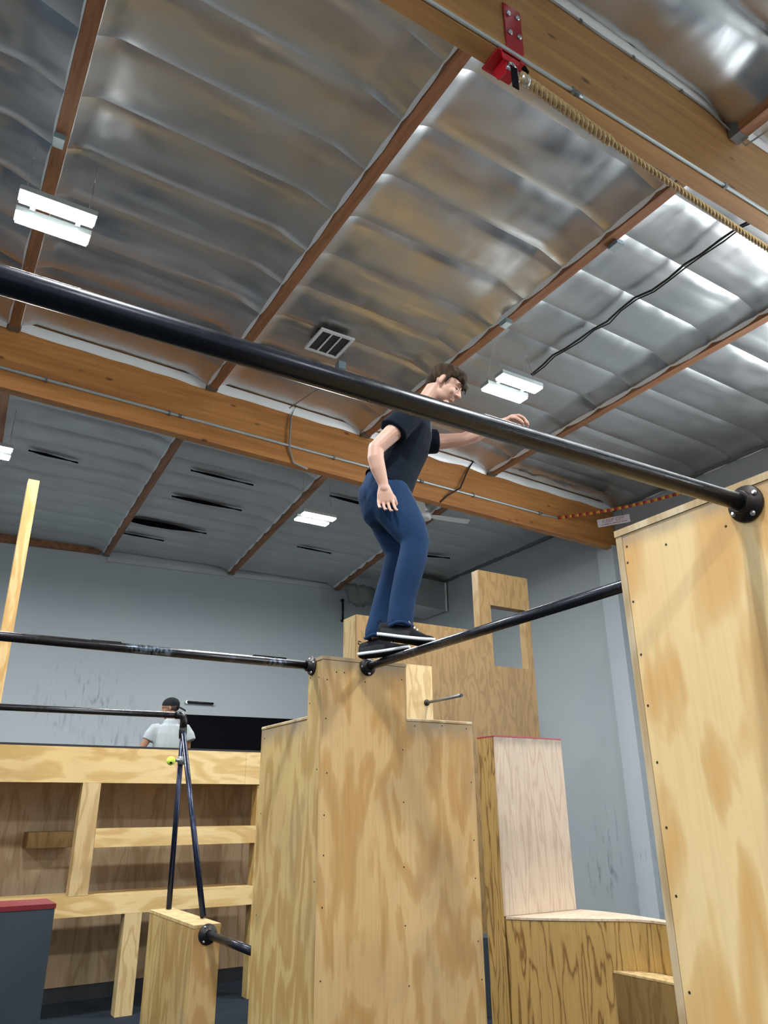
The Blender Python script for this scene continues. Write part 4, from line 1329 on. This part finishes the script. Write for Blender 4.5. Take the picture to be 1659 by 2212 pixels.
# shoes
def shoe(label, heel, yaw, pitch, side_s):
    """length along local x from the heel; sole underside at z = 0"""
    Lg = .272
    m = XF @ Matrix.Translation(heel) @ Matrix.Rotation(yaw, 4, 'Z') @ Matrix.Rotation(pitch, 4, 'Y')
    def hw(s):                             # half width along the length
        return .030 + .010 * math.sin(min(1, s * 2.6) * PI / 2) + .008 * math.sin(max(0, s - .35) / .65 * PI) if s < .93 else .030
    prof = [(0, .026), (.06, .031), (.2, .034), (.38, .035), (.55, .040), (.72, .046), (.86, .042), (.95, .030), (1.0, .012)]
    def ring_outline(grow, z, lift):
        pts = []
        for s, w in prof:
            pts.append((s * Lg + (grow if s == 1 else -grow if s == 0 else 0), (w + grow), z + lift * max(0, (s - .72) / .28) ** 2))
        for s, w in prof[::-1]:
            pts.append((s * Lg + (grow if s == 1 else -grow if s == 0 else 0), -(w + grow), z + lift * max(0, (s - .72) / .28) ** 2))
        return pts
    def slab(name, g0, z0, g1, z1, mm, parent=None):
        bm = B()
        a = [bm.verts.new(m @ Vector(p)) for p in ring_outline(g0, z0, .014)]
        b = [bm.verts.new(m @ Vector(p)) for p in ring_outline(g1, z1, .012)]
        bm.faces.new(a[::-1])
        bm.faces.new(b)
        for i in range(len(a)):
            j = (i + 1) % len(a)
            bm.faces.new((a[i], a[j], b[j], b[i])).smooth = True
        bmesh.ops.recalc_face_normals(bm, faces=bm.faces)
        return obj(name, bm, mm, parent)
    up = [(0.0, .05, .072, .022), (.04, .05, .080, .028), (.15, .05, .084, .031), (.27, .048, .092, .032), (.42, .045, .098, .033), (.56, .040, .082, .038), (.70, .034, .062, .043), (.85, .030, .046, .040), (.94, .028, .040, .028), (.985, .028, .034, .012)]
    bm = B()
    path, rad = [], []
    rings = []
    for (s, zc, h, w) in up:
        ring = []
        for k in range(20):
            a = 2 * PI * k / 20
            y = w * math.copysign(abs(math.cos(a)) ** .75, math.cos(a))
            if math.sin(a) >= 0:
                z = .024 + (h - .024) * abs(math.sin(a)) ** .7
                y *= 1 - .32 * abs(math.sin(a)) ** 1.5
            else:
                z = .024 - .006 * abs(math.sin(a))
            ring.append(bm.verts.new(m @ Vector((s * Lg, y, z + .012 * max(0, (s - .72) / .28) ** 2))))
        rings.append(ring)
    for i in range(len(rings) - 1):
        for k in range(20):
            j = (k + 1) % 20
            f = bm.faces.new((rings[i][k], rings[i][j], rings[i + 1][j], rings[i + 1][k]))
            f.smooth = True
            if .9 < abs(math.cos(2 * PI * (k + .5) / 20)) or i < 1:
                f.material_index = 1 if 1 <= i <= 4 else 0
    bm.faces.new(rings[0][::-1])
    bm.faces.new(rings[-1])
    bmesh.ops.recalc_face_normals(bm, faces=bm.faces)
    u = obj('shoe', bm, None, pers, mats=['shoe', 'shoe_grey'])
    u['label'] = label
    slab('outsole', -.003, 0, .001, .010, 'black', u)
    slab('midsole', .002, .0102, .004, .0245, 'sole_white', u)
    for k in range(5):
        s = .46 + .055 * k
        h = .102 - .033 * (k / 4)
        bm = loft(B(), [m @ Vector((s * Lg, y, h + .002 - .010 * abs(y / .02) ** 2)) for y in (-.022, -.012, 0, .012, .022)], .0035, 6)
        obj('lace', bm, 'lace', u)
    bm = loft(B(), [m @ Vector(p) for p in ((.47 * Lg, -.004, .104), (.50 * Lg, -.030, .098), (.55 * Lg, -.036, .088), (.50 * Lg, .004, .102), (.52 * Lg, .024, .100))], .0033, 6)
    obj('lace_bow', bm, 'lace', u)
    bm = loft(B(), [m @ Vector(p) for p in ((.004, 0, .068), (-.010, 0, .080), (-.008, 0, .092), (.006, 0, .086))], .0035, 6)
    obj('heel_tab', bm, 'shoe', u)
    bm = ell(B(), m @ Vector((.055, -.0325, .062)), (.007, .0015, .007), m.to_3x3(), 10)
    obj('logo_patch', bm, 'shoe_grey', u)
    return u
shoe('dark knit shoe with white midsole, nearer foot', (-.110, -.170, .032), math.radians(-3), math.radians(9), -1)
shoe('dark knit shoe with white midsole, farther foot', (-.203, .165, .0015), math.radians(-22), math.radians(-1.2), 1)

# ------------------------------------------------------------------ second person behind the plywood frame
O2 = Vector((2.72, 9.5, 1.18))
X2 = body_frame(O2, (.30, .95, 0))          # back towards the viewer
p2 = thing('person', 'person in white t-shirt and backwards black cap standing behind the plywood frame', 'person', O2)
bm = B()
P2, R2_ = head_shapes(bm, (.02, .02, 1.635), 8, 80)
capsule(bm, [(0, .0, 1.57), (.0, 0, 1.50), (0, 0, 1.44)], [.053, .055, .07], 14)
capsule(bm, [(0, 0, .92), (0, 0, 1.1), (0, 0, 1.28), (0, 0, 1.42)], [(.15, .10), (.135, .095), (.16, .105), (.12, .07)], 18, side)
for s in (1, -1):
    if s < 0:
        capsule(bm, [(0, -.18, 1.395), (.02, -.215, 1.25), (.06, -.22, 1.12), (.14, -.19, 1.02)], [.055, .047, .040, .03], 12)
        continue
    capsule(bm, [(0, s * .185, 1.395), (-.02, s * .245, 1.28), (-.045, s * .305, 1.165)], [.055, .048, .040], 12)
    capsule(bm, [(-.045, s * .305, 1.165), (.05, s * .255, 1.04), (.16, s * .18, .99)], [.040, .038, .027], 12)
    capsule(bm, [(.16, s * .18, .99), (.21, s * .15, .985)], [(.018, .036), (.016, .038)], 12, (0, 0, 1))
    for k in range(4):
        finger(bm, (.225, s * (.15 - .0), 1.015 - .02 * k), (1, -s * .4, -.1), .35, .072, .009, (0, 0, -s))
    capsule(bm, [(.175, s * .165, 1.02), (.21, s * .13, 1.03), (.235, s * .11, 1.025)], [.013, .011, .009], 8)
for s in (1, -1):
    capsule(bm, [(0, s * .09, .86), (.02, s * .10, .50), (-.01, s * .11, .10)], [.085, .06, .042], 12)
fuse('body', bm, 'skin2', p2, .006, 4, xf=X2)
bm = B()
capsule(bm, [(0, 0, .84), (0, 0, 1.0), (0, 0, 1.2), (0, 0, 1.33), (0, 0, 1.42), (0, 0, 1.447)], [(.19, .135), (.18, .13), (.185, .135), (.19, .12), (.165, .098), (.098, .082)], 20, side)
for s in (1, -1):
    loft(bm, [(0, s * .12, 1.40), (0, s * .17, 1.385), (-.012, s * .225, 1.31), (-.020, s * .25, 1.25)], [.06, .078, .076, .070], 14)
fuse('t_shirt', bm, 'white_shirt', p2, .009, 3, [((0, 0, .86), (0, 0, -1))], X2)
bm = B()
capsule(bm, [(0, 0, .92), (0, 0, .82)], [(.165, .12), (.17, .125)], 18, side)
for s in (1, -1):
    capsule(bm, [(0, s * .09, .84), (.02, s * .10, .50), (-.01, s * .11, .08)], [.105, .085, .075], 14)
fuse('trousers', bm, 'dark_trousers', p2, .010, 3, [((0, 0, .06), (0, 0, -1))], X2)
for s in (1, -1):
    bm = B()
    capsule(bm, [(-.05, s * .11, .04), (.05, s * .115, .04), (.14, s * .12, .032)], [(.04, .038), (.045, .038), (.042, .03)], 12, side)
    bmesh.ops.transform(bm, matrix=X2, verts=bm.verts)
    obj('shoe', bm, 'shoe', p2)
bm = B()
ell(bm, P2(-.010, 0, .045), (.110, .086, .092), R2_, 20)
fuse('cap', bm, 'cap', p2, .006, 2, [(tuple(P2(0, 0, .030)), tuple(R2_ @ Vector((.22, 0, -1))))], X2)
bm = B()
G = []
for i in range(7):
    t_ = i / 6
    G.append([bm.verts.new(X2 @ P2(-.092 - .085 * t_, (j / 6 - .5) * .155 * (1 - .25 * t_ * t_), .025 - .060 * t_ - .022 * ((j / 6 - .5) * 2) ** 2)) for j in range(7)])
for i in range(6):
    for j in range(6):
        bm.faces.new((G[i][j], G[i + 1][j], G[i + 1][j + 1], G[i][j + 1])).smooth = True
bmesh.ops.solidify(bm, geom=bm.faces[:], thickness=.014)
obj('cap_brim', bm, 'cap', p2)
bm = B()
ell(bm, P2(-.030, 0, .010), (.082, .077, .060), R2_, 16)
fuse('hair', bm, 'dark_hair', p2, .006, 2, xf=X2)
